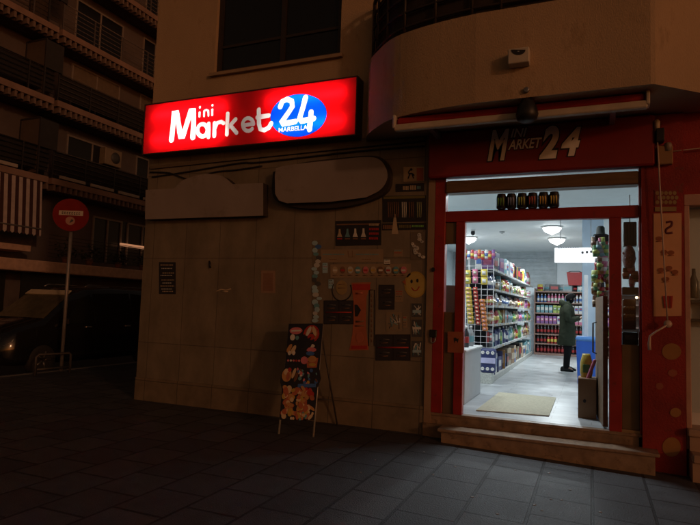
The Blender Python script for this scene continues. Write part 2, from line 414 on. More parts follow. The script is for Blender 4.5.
# cables and ledge strips above the blank boards
for k, (pts, lab) in enumerate([([(150, 168), (185, 165), (262, 157), (330, 150), (425, 141)], 'thin dark cable running along the wall just under the lit sign'),
                  ([(152, 177), (186, 172), (240, 163), (262, 162), (360, 151), (424, 146)], 'second dark cable sagging beneath the first one above the blank boards'),
                  ([(150, 172), (170, 173), (190, 179), (215, 172), (235, 170), (262, 166)], 'loose drooping cable just above the arched blank board')]):
    MB().tube([W(q.x, q.y, -.02) for q in smooth_path([(a, b, 0) for a, b in pts], 5)], .011, 0, 6).build('wall_cable', blackprint, None, lab, 'cable', 'cables along the clad wall')
sh = Sheet(-.001, .03); sh.rect(150, 166, 424, 169.0, mat('ledge_stone', (.16, .12, .08), .7), slope=-.106); sh.done('ledge_strip', None, None, parent=bld)

# ------------------------------------------------------------------ lit sign
SY = -.22
TL, TR, BR, BL = W(144.8, 105.3, SY), W(356, 77.6, SY), W(356, 134.3, SY), W(144.0, 154.0, SY)
sx0 = (TL.x + BL.x) / 2; sx1 = (TR.x + BR.x) / 2; sz0 = (BL.z + BR.z) / 2; sz1 = (TL.z + TR.z) / 2
sign = thing('lit_shop_sign', 'red lit box sign reading Mini Market 24 high on the wall', 'shop sign', (sx0, -.1, sz0))
case_m = mat('sign_casing', (.05, .025, .02), .4)
mb = MB(); t = .015
mb.box(sx0 - t, sx1 + t, -.022, -.006, sz0 - t, sz1 + t, 1)
mb.box(sx0 - t, sx0, SY - .012, -.022, sz0 - t, sz1 + t); mb.box(sx1, sx1 + t, SY - .012, -.022, sz0 - t, sz1 + t)
mb.box(sx0, sx1, SY - .012, -.022, sz0 - t, sz0); mb.box(sx0, sx1, SY - .012, -.022, sz1, sz1 + t)
# white inner lining
e = .004
mb.box(sx0 + .001, sx1 - .001, -.03, -.0225, sz0 + .001, sz1 - .001, 1)
mb.build('casing', [case_m, mat('sign_lining', (.45, .44, .42), .7, var=0)], sign)
tube_m = emit('fluorescent_tube', (1, .93, .84), 34.0)
SW = sx1 - sx0; SH = sz1 - sz0
for (a, b) in ((.05, .42), (.62, .95)):
    for fz in (.27, .76):
        mb = MB(); z = sz0 + SH * fz; mb.tube([(sx0 + SW * a, -.15, z), (sx0 + SW * b, -.15, z)], .016, 0, 8); mb.build('tube', tube_m, sign)
# the face is one acrylic sheet let in piece by piece: red ground, blue oval, white letters (photo pixels)
red_ac = translucent('red_acrylic', (.80, .038, .062)); oval_m = translucent('blue_acrylic', (.015, .24, .90)); wh_ac = translucent('white_acrylic', (.95, .95, .95), tr=1.0)
def cut(slab, cutter, op):
    """exact boolean of two meshes, evaluated at once"""
    a = bpy.data.objects.new('slab', slab); b = bpy.data.objects.new('cutter', cutter); COL.objects.link(a); COL.objects.link(b)
    md = a.modifiers.new('cut', 'BOOLEAN'); md.object = b; md.operation = op; md.solver = 'EXACT'; md.use_self = True
    dg = bpy.context.evaluated_depsgraph_get(); dg.update()
    me = bpy.data.meshes.new_from_object(a.evaluated_get(dg)); bpy.data.objects.remove(a); bpy.data.objects.remove(b)
    for p in me.polygons: p.use_smooth = False
    return me
def slab_mesh(x0, x1, z0, z1, m, g=0.0):
    mb = MB(); mb.box(x0, x1, SY - .003 - g, SY + .003 + g, z0, z1); return mb.mesh('slab', m)
def arc(cx, cy, rx, ry, a0, a1, n=10): return [(cx + rx * math.cos(R_(a0 + (a1 - a0) * i / n)), cy - ry * math.sin(R_(a0 + (a1 - a0) * i / n))) for i in range(n + 1)]
def strokes_mb(strokes, w):
    mb = MB()
    for k, st in enumerate(strokes):
        mb.tube([W(p[0], p[1], SY) + Vector((0, .0003 * k, 0)) for p in st], w / 82.0 / 2, 0, 16, flat=(YN, .5), round_caps=True)
    return mb
glyphs = []
def letter(name, strokes, w): glyphs.append((name, strokes_mb(strokes, w)))
letter('letter_m', [[(171.6, 139.8), (173, 128), (174.4, 111.5), (176.5, 111.5), (181, 137.8), (182.5, 137.8), (191.5, 109.5), (193.4, 109.3), (193.8, 122), (193.0, 137.2)]], 7.8)
letter('letter_i', [[(199.7, 112.5), (199.6, 116.6)], [(200.0, 107.2), (200.05, 107.5)]], 3.1)
letter('letter_n', [[(204.2, 116.4), (204.4, 110.8), (206.4, 109.9), (208.4, 110.8), (208.6, 115.8)]], 2.7)
letter('letter_i', [[(212.4, 109.8), (212.3, 115)], [(212.5, 105.2), (212.55, 105.5)]], 3.1)
letter('letter_a', [arc(202.6, 130.3, 4.9, 6.2, 20, 380, 18), [(208.8, 123.8), (208.9, 130), (208.6, 137.0)]], 5.5)
letter('letter_r', [[(214.6, 123.3), (214.4, 136.0)], [(214.8, 128.5), (217.5, 122.9), (221.6, 121.8), (223.6, 123.2)]], 5.5)
letter('letter_k', [[(227.8, 113.8), (227.0, 134.4)], [(235.6, 119.4), (228.6, 127.4)], [(230.6, 125.6), (236.6, 132.8)]], 5.5)
letter('letter_e', [[(243.0, 125.6), (253.4, 123.8)], arc(248.2, 124.6, 5.4, 6.4, 4, 318, 16)], 5.0)
letter('letter_t', [[(258.9, 109.8), (259.1, 124)] + [(260.4, 129.2), (264.4, 130.2), (269, 127.6), (271.2, 123.6)], [(257.6, 117.4), (268.6, 115.6)]], 5.9)
letter('digit_two', [[(280.4, 106.6), (282.4, 101.6), (287.2, 99.2), (291.8, 101.2), (292.6, 106.4), (288.6, 112.6), (281.2, 122.8), (282.5, 124), (295.2, 121.6)]], 6.6)
letter('digit_four', [[(305.6, 97.6), (303.2, 107), (299.4, 119.4), (301, 121.2), (313.6, 118.6)], [(311.2, 112.2), (309.6, 129.6)]], 6.6)
tx = MB(); text_into(tx, 'MARBELLA', 278, 126.0, 307, 130.6, SY - .02, 0, 0, .014, .04); glyphs.append(('lettering', tx))
white_all = MB()
for nm, g in glyphs: white_all.merge(g)
ov = MB(); ov.prism(px_poly(ell(297.6, 114.8, 28.4, 21.3, 48, rot=R_(-9)), SY - .03), (0, .06, 0))
both = MB(); both.merge(white_all); both.merge(ov)
def place(name, me, m):
    me.materials.clear(); me.materials.append(m); me.name = name
    o = bpy.data.objects.new(name, me); COL.objects.link(o); child(o, sign); return o
place('face', cut(cut(slab_mesh(sx0 + .001, sx1 - .001, sz0 + .001, sz1 - .001, red_ac), ov.mesh('cutter', red_ac), 'DIFFERENCE'), white_all.mesh('cutter', red_ac), 'DIFFERENCE'), red_ac)
place('oval', cut(cut(slab_mesh(sx0 + .001, sx1 - .001, sz0 + .001, sz1 - .001, oval_m), ov.mesh('cutter', oval_m), 'INTERSECT'), white_all.mesh('cutter', oval_m), 'DIFFERENCE'), oval_m)
for nm, g in glyphs:
    place(nm, cut(slab_mesh(sx0 + .001, sx1 - .001, sz0 + .001, sz1 - .001, wh_ac), g.mesh('cutter', wh_ac), 'INTERSECT'), wh_ac)

# ------------------------------------------------------------------ blank boards
def board(name, pts, Y, m, label, depth):
    mb = MB(); mb.prism(px_poly(pts, Y), (0, depth, 0), 0, 1); return mb.build(name, [m, mat('board_edge', (.035, .026, .02), .8)], None, label, 'sign board', 'blank sign boards')
bm_ = mat('faded_grey_board', (.29, .245, .225), .6, var=.10, scale=2, wear=(.22, .185, .165), wsc=3, wlim=.57)
pts = [(145.6, 190.0), (174, 188.4)] + [(q.x, q.y) for q in smooth_path([(175, 188, 0), (181, 181.5, 0), (191, 177, 0), (204, 174.2, 0), (215, 174.4, 0), (224, 177, 0), (231.5, 183.2, 0)], 4)] + [(233, 184.2), (263.2, 183), (263.2, 215.6), (145.0, 219.4)]
board('blank_signboard', pts, -.14, bm_, 'blank greyish signboard with a rounded arch top under the lit sign', .135)
pts = [(q.x, q.y) for q in smooth_path([(276, 168, 0), (290, 164.8, 0), (330, 160.4, 0), (366, 157, 0), (380, 160, 0), (386.6, 170, 0), (386.8, 180, 0), (380, 190, 0), (366, 197.4, 0)], 5)] + [(330, 201.8), (287, 203.2), (279, 200.6), (275.2, 194), (274.8, 176)]
ob_ = board('blank_signboard', pts, -.17, bm_, 'blank rounded signboard between the arched board and the black posters', .03)
bk_ = [(q.x, q.y) for q in smooth_path([(273, 172, 0), (300, 163, 0), (345, 157.4, 0), (376, 156, 0), (387.6, 164, 0), (390.4, 178, 0), (386, 191, 0), (371, 200, 0), (345, 206.6, 0), (312, 208.6, 0), (287, 205.6, 0), (274.4, 199, 0), (271.6, 188, 0)], 5)]
mb = MB(); mb.prism(px_poly(bk_, -.10), (0, .095, 0)); mb.build('backing', mat('board_edge', (.035, .026, .02)), ob_)

# ------------------------------------------------------------------ alarm box, camera
def wbox(mb, x0, y0, x1, y1, Yf, Yb, mi=0, c=.008):
    a = W(x0, y0, Yf); b = W(x1, y1, Yf); mb.bbox(min(a.x, b.x), max(a.x, b.x), Yf, Yb, min(a.z, b.z), max(a.z, b.z), mi, c); return mb
al = thing('alarm_box', 'white alarm box with a dark half-round mark on the balcony front', 'alarm', W(518, 66, -1.0))
mb = MB(); wbox(mb, 507.8, 49.2, 529, 61.2, -1.13, -1.001); mb.build('housing', mat('alarm_white', (.55, .5, .42), .5), al)
sh = Sheet(-1.131, .002); sh.poly(arc(518.3, 49.6, 7.2, 5.2, 180, 360, 14), blackprint); sh.stroke([(517.2, 51.4), (519.2, 51.4)], .8, silver); sh.done('emblem', None, None, parent=al)
dc = thing('security_camera', 'small black hooded camera hanging in front of the red and white awning', 'camera', W(527, 100, -.95))
c0 = W(527, 113, -.95); mb = MB(); mb.lathe([(.0, .16), (.05, .15), (.075, .10), (.10, .05), (.115, -.02), (.10, -.07), (.06, -.10), (.0, -.11)], c0, 16); mb.build('housing', black, dc)
mb = MB(); mb.tube([c0 + Vector((0, 0, .14)), c0 + Vector((0, 0, .26))], .02); mb.bbox(c0.x - .05, c0.x + .05, c0.y - .01, c0.y + .05, c0.z + .2, c0.z + .28, 0); mb.build('bracket', dkgrey, dc)
mb = MB(); mb.lathe([(.03, 0), (.03, .02), (.022, .024), (0, .024)], c0 + Vector((0, -.06, .22)), 12, 0, 'y'); mb.build('lens', grey, dc)

# ------------------------------------------------------------------ awning
AY = -.82
aw = thing('awning', 'rolled-in red and white shop awning under the balcony edge', 'awning', (-.8, AY, 3.6))
a0 = W(395, 118.3, AY); a1 = W(647.5, 92.0, AY); b0 = W(394.2, 132, AY); b1 = W(646.6, 107.4, AY)
zt = (a0.z + a1.z) / 2; zb = (b0.z + b1.z) / 2; zm = zb + (zt - zb) * .46; ax0 = a0.x; ax1 = a1.x
mb = MB(); mb.bbox(ax0 + .02, ax1 - .02, AY, AY + .10, zm + .002, zt, 0, .02); mb.tube([(ax0 + .03, AY + .14, (zt + zm) / 2), (ax1 - .03, AY + .14, (zt + zm) / 2)], .06, 0, 12); mb.build('fabric', mat('red_awning_fabric', (.30, .012, .012), .8, var=.15), aw)
mb = MB(); mb.bbox(ax0, ax1, AY - .03, AY + .05, zb, zm, 0, .012); mb.build('front_bar', mat('awning_white_bar', (.55, .48, .38), .5), aw)
mb = MB()
for x_ in (ax0 - .02, ax1 - .015): mb.bbox(x_, x_ + .035, AY - .035, AY + .12, zb + .03, zt + .03, 0, .008)
mb.build('end_cap', mat('awning_cap', (.5, .45, .38), .5), aw)
for x_ in (ax0 + .35, ax1 - .30):
    mb = MB(); mb.bbox(x_ - .03, x_ + .03, AY + .05, -.02, zt - .09, zt - .02, 0, .008); mb.build('arm', grey, aw)

# ------------------------------------------------------------------ fascia sign
FY = -.14
fz0 = W(530, 172, FY).z; fz1 = 3.73
fx0 = W(428, 160, FY).x; fx1 = W(655, 150, FY).x
fs_ = thing('fascia_sign', 'dark red fascia with white MINI MARKET 24 lettering above the shop door', 'shop sign', ((fx0 + fx1) / 2, FY, fz0))
mb = MB(); mb.bbox(fx0, fx1, FY, -.004, fz0, fz1, 0, .02); mb.build('panel', mat('fascia_red', (.24, .016, .014), .42, var=.15, scale=2), fs_)
ob = MB(); lt = MB()
for (txt, box, bold) in (('M', (487.5, 129.5, 509, 160.5), .035), ('INI', (510.5, 128.2, 527, 137), .02), ('ARKET', (508, 138.6, 542, 148.6), .02), ('2', (539, 125.8, 559, 158.6), .05), ('4', (561, 127.4, 581, 155.8), .05)):
    text_into(lt, txt, *box, FY - .012, 0, .28, bold, .004)
    text_into(ob, txt, *box, FY - .006, 0, .28, bold + .045, .004, dil=.012)
ob.build('outline', blackprint, fs_); lt.build('lettering', mat('letter_cream', (.90, .87, .80), .6), fs_)

# ------------------------------------------------------------------ shop front
sf = thing('shop_entrance', 'red framed glass shop entrance with its door standing open', 'entrance', (-.7, 0, FZ))
def wx(px, py=300, Y=0): return W(px, py, Y).x
zT0 = (W(445, 211.5).z + W(638, 205.5).z) / 2; zT1 = (W(466, 220.3).z + W(608.7, 220).z) / 2   # transom bar top / bottom
zb0 = (W(444, 182).z + W(638.8, 171.6).z) / 2; zb1 = (W(444, 193.4).z + W(638, 185.3).z) / 2   # brown beam
pl0, pl1 = xj1, wx(444.2, 300); pm0, pm1 = wx(455, 300), wx(464, 300); pr0, pr1 = wx(609, 300), wx(621.5, 300); pe0 = wx(639.3, 300)
zH = 3.22
for (a, b) in ((pl0, pl1), (pe0, XR)):
    mb = MB(); mb.bbox(a, b, -.025, .10, FZ, zH, 0, .006); mb.build('post', red_paint, sf)
for (a, b) in ((pm0, pm1), (pr0, pr1)):
    mb = MB(); mb.bbox(a, b, -.02, .08, FZ, zT1, 0, .006); mb.build('post', red_paint, sf)
mb = MB(); mb.bbox(pl1, pe0, -.02, .08, zT1 + .001, zT0, 0, .006); mb.build('transom', red_paint, sf)
mb = MB(); mb.bbox(pl1, pe0, -.045, .14, zb1, zb0, 0, .012); mb.build('beam', brown_wood, sf)
mb = MB(); mb.box(pl1, pe0, .028, .034, zT0, zb1); mb.build('transom_glass', clear, sf)
mb = MB(); mb.box(pl1, pe0, .028, .034, zb0, zH); mb.build('top_glass', clear, sf)
# left sidelight: brown top panel, glass, brown lower panel
zL1 = W(450, 244).z; zL0 = W(450, 312).z
mb = MB(); mb.bbox(pl1, pm0, .01, .05, zL1, zT1, 0, .004); mb.build('side_panel', mat('brown_panel', (.15, .10, .05), .45, var=.2, scale=3), sf)
mb = MB(); mb.bbox(pl1, pm0, .01, .05, FZ, zL0, 0, .004); mb.build('side_panel', mat('brown_panel', (.15, .10, .05), .45, var=.2, scale=3), sf)
mb = MB(); mb.box(pl1, pm0, .028, .034, zL0, zL1); mb.build('side_glass', clear, sf)
zR0 = W(630, 345).z
mb = MB(); mb.box(pr1, pe0, .028, .034, zR0, zT1); mb.build('side_glass', clear, sf)
mb = MB(); mb.bbox(pr1, pe0, .01, .05, FZ + .03, zR0, 0, .004); mb.build('side_panel', mat('brown_panel', (.15, .10, .05)), sf)
mb = MB(); mb.box(pr1, pe0, -.01, .06, FZ, FZ + .03); mb.build('threshold', mat('threshold_wood', (.3, .2, .1), .6), sf)
# open door leaf swung inwards at the right post
dl = MB(); dx = wx(604, 350)
de = W(595.5, 360, .95).x; dt = W(603, 296, .1).z
dl.hexa([(pr0 - .06, .085, FZ + .02), (pr0 - .01, .085, FZ + .02), (de + .06, .95, FZ + .02), (de, .95, FZ + .02), (pr0 - .06, .085, dt), (pr0 - .01, .085, dt), (de + .06, .95, dt), (de, .95, dt)])
door = dl.build('door', brown_wood, sf)
mb = MB(); mb.tube([(de + .03, .80, 1.05), (de - .03, .80, 1.07), (de - .03, .80, 1.43), (de + .03, .80, 1.45)], .010); mb.build('handle', dkgrey, door)
# sticker on the left post
sh = Sheet(-.022, .002); sh.rect(447.6, 331.5, 463.6, 352.4, mat('faded_sticker', (.34, .10, .05), .6), slope=.03)
sh.poly([(453.6, 338), (455.4, 337.4), (457.2, 339), (458.6, 338.4), (458.4, 340.8), (457.6, 343), (456.6, 341), (455, 341.2), (454.4, 343.4), (453.8, 340.6)], blackprint)
sh.done('door_sticker', 'square reddish sticker with a small black dog on the left door post', 'sticker')
sh = Sheet(-.031, .02); sh.ellipse(433, 269.5, 1.6, 2.2, black); sh.done('door_buzzer', 'small dark round buzzer on the left door jamb', 'buzzer')
lk = thing('shutter_lock', 'dark padlock fitting on the left door jamb beside the posters', 'lock', W(433, 335, -.03))
mb = MB(); wbox(mb, 429.4, 329.6, 436.4, 337.6, -.06, -.031); mb.build('body', black, lk)
mb = MB(); mb.tube([W(p[0], p[1], -.05) for p in ((431, 337), (430.8, 341.5), (433, 343), (435, 341), (435.2, 337))], .008); mb.build('shackle', grey, lk)

# steps
st_m = mat('brown_marble', (.25, .165, .105), .4, var=.35, scale=8, bump=.1, wear=(.10, .065, .04), wsc=9, wlim=.56)
steps = thing('entrance_steps', 'two brown stone steps up to the shop door', 'steps', (-.6, -.2, 0))
mb = MB(); mb.box(XJ + .02, .47, -.001, .30, -.3, FZ - .035); mb.bbox(XJ + .02, .50, -.02, .30, FZ - .035, FZ, 0, .006); mb.build('step', st_m, steps)
mb = MB(); mb.box(-1.62, .60, -.26, -.062, -.3, .115); mb.bbox(-1.66, .64, -.30, -.061, .115, .150, 0, .008); mb.build('step', mat('brown_marble_tread', (.30, .21, .14), .38, var=.3, scale=8, bump=.1, wear=(.14, .09, .06), wsc=9, wlim=.57), steps)
mb = MB(); mb.box(XJ + .0, -1.0, -.0605, -.0215, -.3, .15); mb.box(-1.0, .499, -.0605, -.0215, -.3, .15); mb.build('back_slab', st_m, steps)

# six cans standing on the transom bar
can_cols = [('dark green', greenprint), ('bluish', mat('claw_blue', (.35, .45, .75), .5)), ('lime green', mat('claw_lime', (.55, .75, .2), .5)), ('dull red', mat('claw_red', (.6, .15, .12), .5)), ('gold', mat('claw_gold', (.85, .6, .15), .5)), ('yellow', mat('claw_yellow', (.85, .72, .2), .5))]
cz0 = zT0; cxs = [W(x, 200, -.045).x for x in (501.3, 511.3, 521.9, 532.4, 543.2, 554)]
ch = W(528, 193, -.045).z - cz0
for k, ((cn, cm), cx) in enumerate(zip(can_cols, cxs)):
    g = thing('drink_can', 'black drink can with %s claw marks, %s in the row above the door' % (cn, ['first', 'second', 'third', 'fourth', 'fifth', 'last'][k]), 'can', (cx, -.03, cz0), 'drink cans above the door')
    mb = MB(); r = .060
    mb.lathe([(.045, 0), (r, .015), (r, ch - .035), (.050, ch - .008), (.050, ch), (0.001, ch - .004)], (cx, -.03, cz0), 16); mb.build('body', mat('can_black', (.015, .015, .016), .35), g)
    mb = MB()
    for j in (-1, 0, 1):
        px = cx + j * .027; yf = -.03 - math.sqrt(max(r * r - (j * .027) ** 2, 0)) - .003
        mb.tube([(px - .004, yf, cz0 + ch * .72), (px, yf, cz0 + ch * .6), (px + .003 * j, yf, cz0 + ch * .2)], [.009, .010, .004], 0, 6, flat=(YN, .3))
    mb.build('claw_mark', cm, g)

# ------------------------------------------------------------------ wall posters and stickers
PG = 'posters on the clad wall'
def poster(sh, label, cat='poster'): return sh.done('poster', label, cat, PG)
def scribble(sh, x0, x1, y, m, h=1.2, seed=1, gap=.8):
    r = random.Random(seed); x = x0
    while x < x1 - .6:
        w_ = r.uniform(.6, 1.6); sh.rect(x, y - h / 2, min(x + w_, x1), y + h / 2, m, up=0); x += w_ + gap * .6
# dark notice at far left
sh = Sheet(); sh.rect(159, 262, 175.6, 294, blackprint, slope=.01)
for i, yy_ in enumerate((265, 268.4, 273, 275.4, 280, 283, 286, 289, 291.4)):
    sh.lv += 0; scribble(sh, 160.5 + (i % 3), 174 - (i * 2) % 4, yy_, silver if i % 2 else beigeprint, .9, i)
poster(sh, 'small dark notice with lines of pale writing near the wall corner', 'notice')
sh = Sheet(); sh.rect(261, 270.4, 275, 293, mat('faded_paper', (.30, .19, .13), .8), slope=.01); sh.rect(263, 273, 273, 291, mat('faded_paper_print', (.24, .13, .09), .8))
for yy_ in (275, 278, 281, 284, 287): scribble(sh, 264, 272, yy_, brownprint, .7, int(yy_))
poster(sh, 'faded pinkish paper notice alone on the wall right of the dark notice', 'notice')
mb = MB(); c = W(210, 264, -.03); mb.tube([W(209.5, 261.5, 0), c, W(210.2, 268, -.03)], .014, 0, 6); mb.build('wall_hook', black, None, 'small black hook on the bare wall under the arched board', 'hook')
sh = Sheet(.001, .001); sh.stroke([(216, 291.5), (221, 289.5), (226, 290.2), (231, 288.8)], 1.6, beigeprint, k=4); sh.stroke([(221, 291.5), (228, 291.6)], 1.2, beigeprint); sh.done('paint_smudge', 'pale smudge of paint on the wall below the hook', 'smudge')
# walking sign
sh = Sheet(); sh.rect(403.5, 167, 424, 181.6, beigeprint, slope=-.02); sh.rect(416.6, 168, 423.4, 180.8, orangeprint)
sh.stroke([(412.5, 169.5), (409.6, 170.4), (408.8, 173.4), (412, 173.6), (414.2, 175.6)], 1.7, blackprint, k=3); sh.stroke([(410, 174), (408, 178.6)], 1.4, blackprint); sh.stroke([(412, 174), (413.6, 178.4)], 1.3, blackprint); sh.ellipse(411.2, 169.4, 1.2, 1.2, blackprint)
poster(sh, 'little beige and orange sign with a black figure beside the door jamb', 'sign')
sh = Sheet(); sh.rect(395.6, 184, 424, 192, blackprint, slope=-.03); scribble(sh, 403, 409, 188, beigeprint, 4, 3); scribble(sh, 410, 416, 187.6, beigeprint, 4.4, 8); scribble(sh, 417, 421, 187.4, tealprint, 3, 4)
poster(sh, 'narrow dark strip poster directly above the poster of black cans')
# black can poster
sh = Sheet(); sh.rect(382.4, 196, 426, 222.5, blackprint, slope=-.02); sh.rect(383.4, 196.6, 425, 199, mat('olive_print', (.16, .14, .04), .6), slope=-.02)
for cx_, m in ((390, brownprint), (396, brownprint), (404, whiteprint), (411, brownprint), (419, mat('lime_dim', (.32, .36, .2), .6))):
    for j in (-1, 0, 1): sh.stroke([(cx_ + j * 1.9, 202), (cx_ + j * 1.9 + .2, 210), (cx_ + j * 1.9 * .9, 217.5)], 1.1, m, up=0)
    sh.lv += 1
poster(sh, 'black poster of drink cans with upright pale claw marks')
sh = Sheet(); sh.rect(382, 223.4, 426, 230.4, blackprint, slope=-.02); scribble(sh, 383, 393, 227, brownprint, 4, 5); sh.poly([(394.2, 214), (395.6, 214), (398.2, 234), (391.6, 234)], beigeprint); scribble(sh, 399, 411, 226.4, mat('olive_print', (.16, .14, .04)), 3, 6); scribble(sh, 412, 424, 226, greenprint, 2, 9)
poster(sh, 'black strip with a pale pointed bottle under the can poster')
# bottles poster
sh = Sheet(); sh.rect(335.4, 221, 381.2, 246, blackprint, slope=-.02); sh.rect(336.6, 224, 380, 225.2, brownprint, slope=-.02)
for i, x_ in enumerate((339.6, 347.4, 355.2, 363.4)):
    sh.poly([(x_ - .8, 229 - i * .2), (x_ + .8, 229 - i * .2), (x_ + 1, 232.6), (x_ + 2.6, 237), (x_ - 2.6, 237), (x_ - 1, 232.6)], [beigeprint, tealprint, whiteprint, whiteprint][i]); sh.rect(x_ - 2.4, 238, x_ + 2.4, 239.4, redprint if i == 0 else brownprint, up=0)
for y_, m in ((224.6, beigeprint), (229, redprint), (233.6, redprint), (238.4, redprint)): scribble(sh, 369, 378.4, y_, m, 2.2, int(y_))
poster(sh, 'black poster of four pale bottles with red writing at its right')
# ghost-like grey stickers cluster
sh = Sheet()
r = random.Random(5); sh.rect(410.4, 232, 425.6, 260, mat('grey_print_back', (.15, .12, .09), .7))
for k in range(11):
    cx_ = r.uniform(412.4, 423.4); cy_ = 235 + k * 2.2; sh.ellipse(cx_, cy_, r.uniform(1.4, 2.2), r.uniform(1.2, 2.2), r.choice([silver, whiteprint, silver]))
    sh.ellipse(cx_ - .5, cy_ - .2, .4, .5, blackprint, 0)
poster(sh, 'patch of pale round stickers right of the bare bottle strip', 'stickers')
# thin text panel, product rows panel
paper = mat('pale_worn_poster', (.30, .22, .14), .7, var=.1)
sh = Sheet(); sh.rect(321, 249.6, 383, 262.4, paper, slope=-.01); scribble(sh, 323, 344, 254.4, tealprint, 1.2, 11); scribble(sh, 356, 379, 254.4, tealprint, 1.2, 12); scribble(sh, 329, 337, 259.6, brownprint, .8, 13); scribble(sh, 362, 372, 259.4, brownprint, .8, 14); sh.stroke([(348, 250.6), (348.6, 257), (352.6, 257), (352.2, 250.6)], .8, brownprint)
poster(sh, 'pale strip poster with small bluish writing below the bottle poster')
sh = Sheet(); sh.rect(330.4, 264.4, 410.6, 278, paper, slope=-.01)
r = random.Random(8)
for k in range(10):
    x_ = 333 + k * 7.6; m = [beigeprint, brownprint, silver, tealprint, pinkprint][k % 5]
    sh.ellipse(x_ + 2, 270, 2.6, 3.6, m); sh.rect(x_, 269.4, x_ + 4, 271.2, [whiteprint, redprint, gold][k % 3]); sh.stroke([(x_ - .4, 275.4), (x_ + 4.4, 275.2)], .8, brownprint, 0)
poster(sh, 'wide pale poster with a row of small product pictures')
# smiling yellow round
sh = Sheet(); sh.ellipse(415.4, 284.6, 11.2, 13.2, yellowprint); sh.ellipse(415.4, 284.6, 9.6, 11.6, mat('yellow_print_light', (.50, .37, .10), .6))
sh.ellipse(411.6, 281.4, 1.2, 1.9, blackprint, 1); sh.ellipse(417.4, 280.6, 1.2, 1.9, blackprint, 0); sh.stroke([(411.6, 287.4), (414, 290.4), (417, 290), (419.4, 286.6)], 1.2, redprint, k=4); sh.poly([(402, 282), (405.4, 279.4), (406, 285)], orangeprint)
poster(sh, 'round yellow smiling face sticker beside the door jamb', 'sticker')
# horseshoe
sh = Sheet(); sh.stroke([(333.4, 284), (332.2, 290), (333.6, 296), (338, 300.2), (344, 300.4), (349.4, 297), (351.6, 291), (350.6, 285)], 1.5, blackprint, k=4); sh.ellipse(341.6, 287.6, 5.6, 7.2, mat('tan_print', (.32, .23, .10), .7)); sh.stroke([(338.4, 284.6), (345, 284)], .8, brownprint); sh.stroke([(338, 288), (345.4, 287.6)], .8, brownprint)
poster(sh, 'tan sticker in a black horseshoe outline above the four-panel black poster', 'sticker')
# red ribbon poster
sh = Sheet(); sh.poly([(351.4, 282.8), (371.4, 282.2), (369.4, 287), (366.4, 297), (365.8, 322), (366.8, 336), (368.6, 350), (349.2, 350.4), (352.4, 334), (353.4, 318), (353, 298)], orangeprint)
sh.rect(352.6, 284.0, 370, 290, redprint); sh.poly([(354.4, 304.6), (357.2, 304.6), (361, 310), (357.6, 316.4), (355, 316.4)], blackprint); sh.stroke([(355.6, 321.6), (364, 321.2)], 2.2, brownprint); sh.stroke([(355, 326), (364, 325.6)], 1.6, brownprint); sh.ellipse(359.6, 337.6, 3.6, 5.4, mat('coral_print', (.46, .13, .07), .6)); sh.rect(351.6, 345.6, 367, 349, redprint); sh.stroke([(356, 293.4), (362.4, 293)], 2, mat('coral_print', (.46, .13, .07)))
poster(sh, 'tall red-orange ribbon shaped poster with a dark arrow')
def fourpanel(x0, y0, x1, y1, rows, cols, label, seed):
    sh = Sheet(); sh.rect(x0, y0, x1, y1, blackprint, slope=.0)
    wd = (x1 - x0) / cols; hd = (y1 - y0) / rows; r = random.Random(seed)
    for i in range(cols):
        for j in range(rows):
            a = x0 + i * wd + .8; b = y0 + j * hd + .8
            sh.rect(a, b, a + wd - 1.6, b + hd - 1.6, mat('charcoal_print', (.03, .026, .03), .5), up=0)
    sh.lv += 1
    for i in range(cols):
        for j in range(rows):
            a = x0 + i * wd + .8; b = y0 + j * hd + .8
            sh.stroke([(a + wd * .2, b + hd * .4), (a + wd * .45, b + hd * .3), (a + wd * .75, b + hd * .34)], 1.3, dkgrey, up=0); sh.stroke([(a + wd * .2, b + hd * .62), (a + wd * .68, b + hd * .58)], .8, brownprint, up=0)
    if rows > 1 and cols > 1: sh.stroke([(x0 + 2, (y0 + y1) / 2), (x1 - 2, (y0 + y1) / 2)], 1.6, redprint)
    poster(sh, label)
fourpanel(323.6, 300.4, 353.6, 324.2, 2, 2, 'four-panel black and red poster left of the red ribbon poster', 1)
fourpanel(375.4, 334.4, 410.4, 360.6, 2, 2, 'larger four-panel black and red poster at the bottom by the door', 2)
fourpanel(378.6, 284.8, 394.4, 309.6, 2, 1, 'small upright two-panel black poster left of the yellow smiling face', 3)
sh = Sheet(); sh.stroke([(369.6, 290), (374.6, 289.8), (374.2, 346), (368.6, 346), (369.6, 290)], 1.3, blackprint)
for y_ in range(294, 344, 5): sh.stroke([(371.6, y_), (371.5, y_ + 3)], 1.2, brownprint, 0)
poster(sh, 'very narrow black outlined strip right of the red ribbon poster')
# columns of small stickers
palebl = mat('pale_blue_print', (.34, .52, .62), .6)
sh = Sheet(); r = random.Random(21); sh.rect(312.4, 240, 320.4, 325, mat('strip_back', (.17, .14, .10), .75))
for k in range(22): sh.ellipse(r.uniform(314, 319), 243 + k * 3.7, r.uniform(2.0, 3.2), r.uniform(1.6, 2.8), r.choice([palebl, tealprint, silver, palebl, blueprint, dkgrey]), k % 2)
poster(sh, 'tall column of bluish stickers left of the posters', 'stickers')
sh = Sheet(); r = random.Random(22); sh.rect(410.6, 303, 423, 358, mat('strip_back', (.17, .14, .10)))
for (a, b) in ((303.6, 317), (319.6, 337), (341, 357)):
    sh.rect(411.6, a, 422, b, dkgrey)
    for k in range(9): sh.stroke([(r.uniform(412.4, 421), r.uniform(a + 1.4, b - 1.4)), (r.uniform(412.4, 421), r.uniform(a + 1.4, b - 1.4))], 1.2, r.choice([silver, tealprint, whiteprint]), 0)
sh.rect(412.6, 310, 421, 313, palebl); sh.rect(412.6, 327, 421, 329.4, whiteprint); sh.rect(412.6, 350, 421, 352.6, palebl)
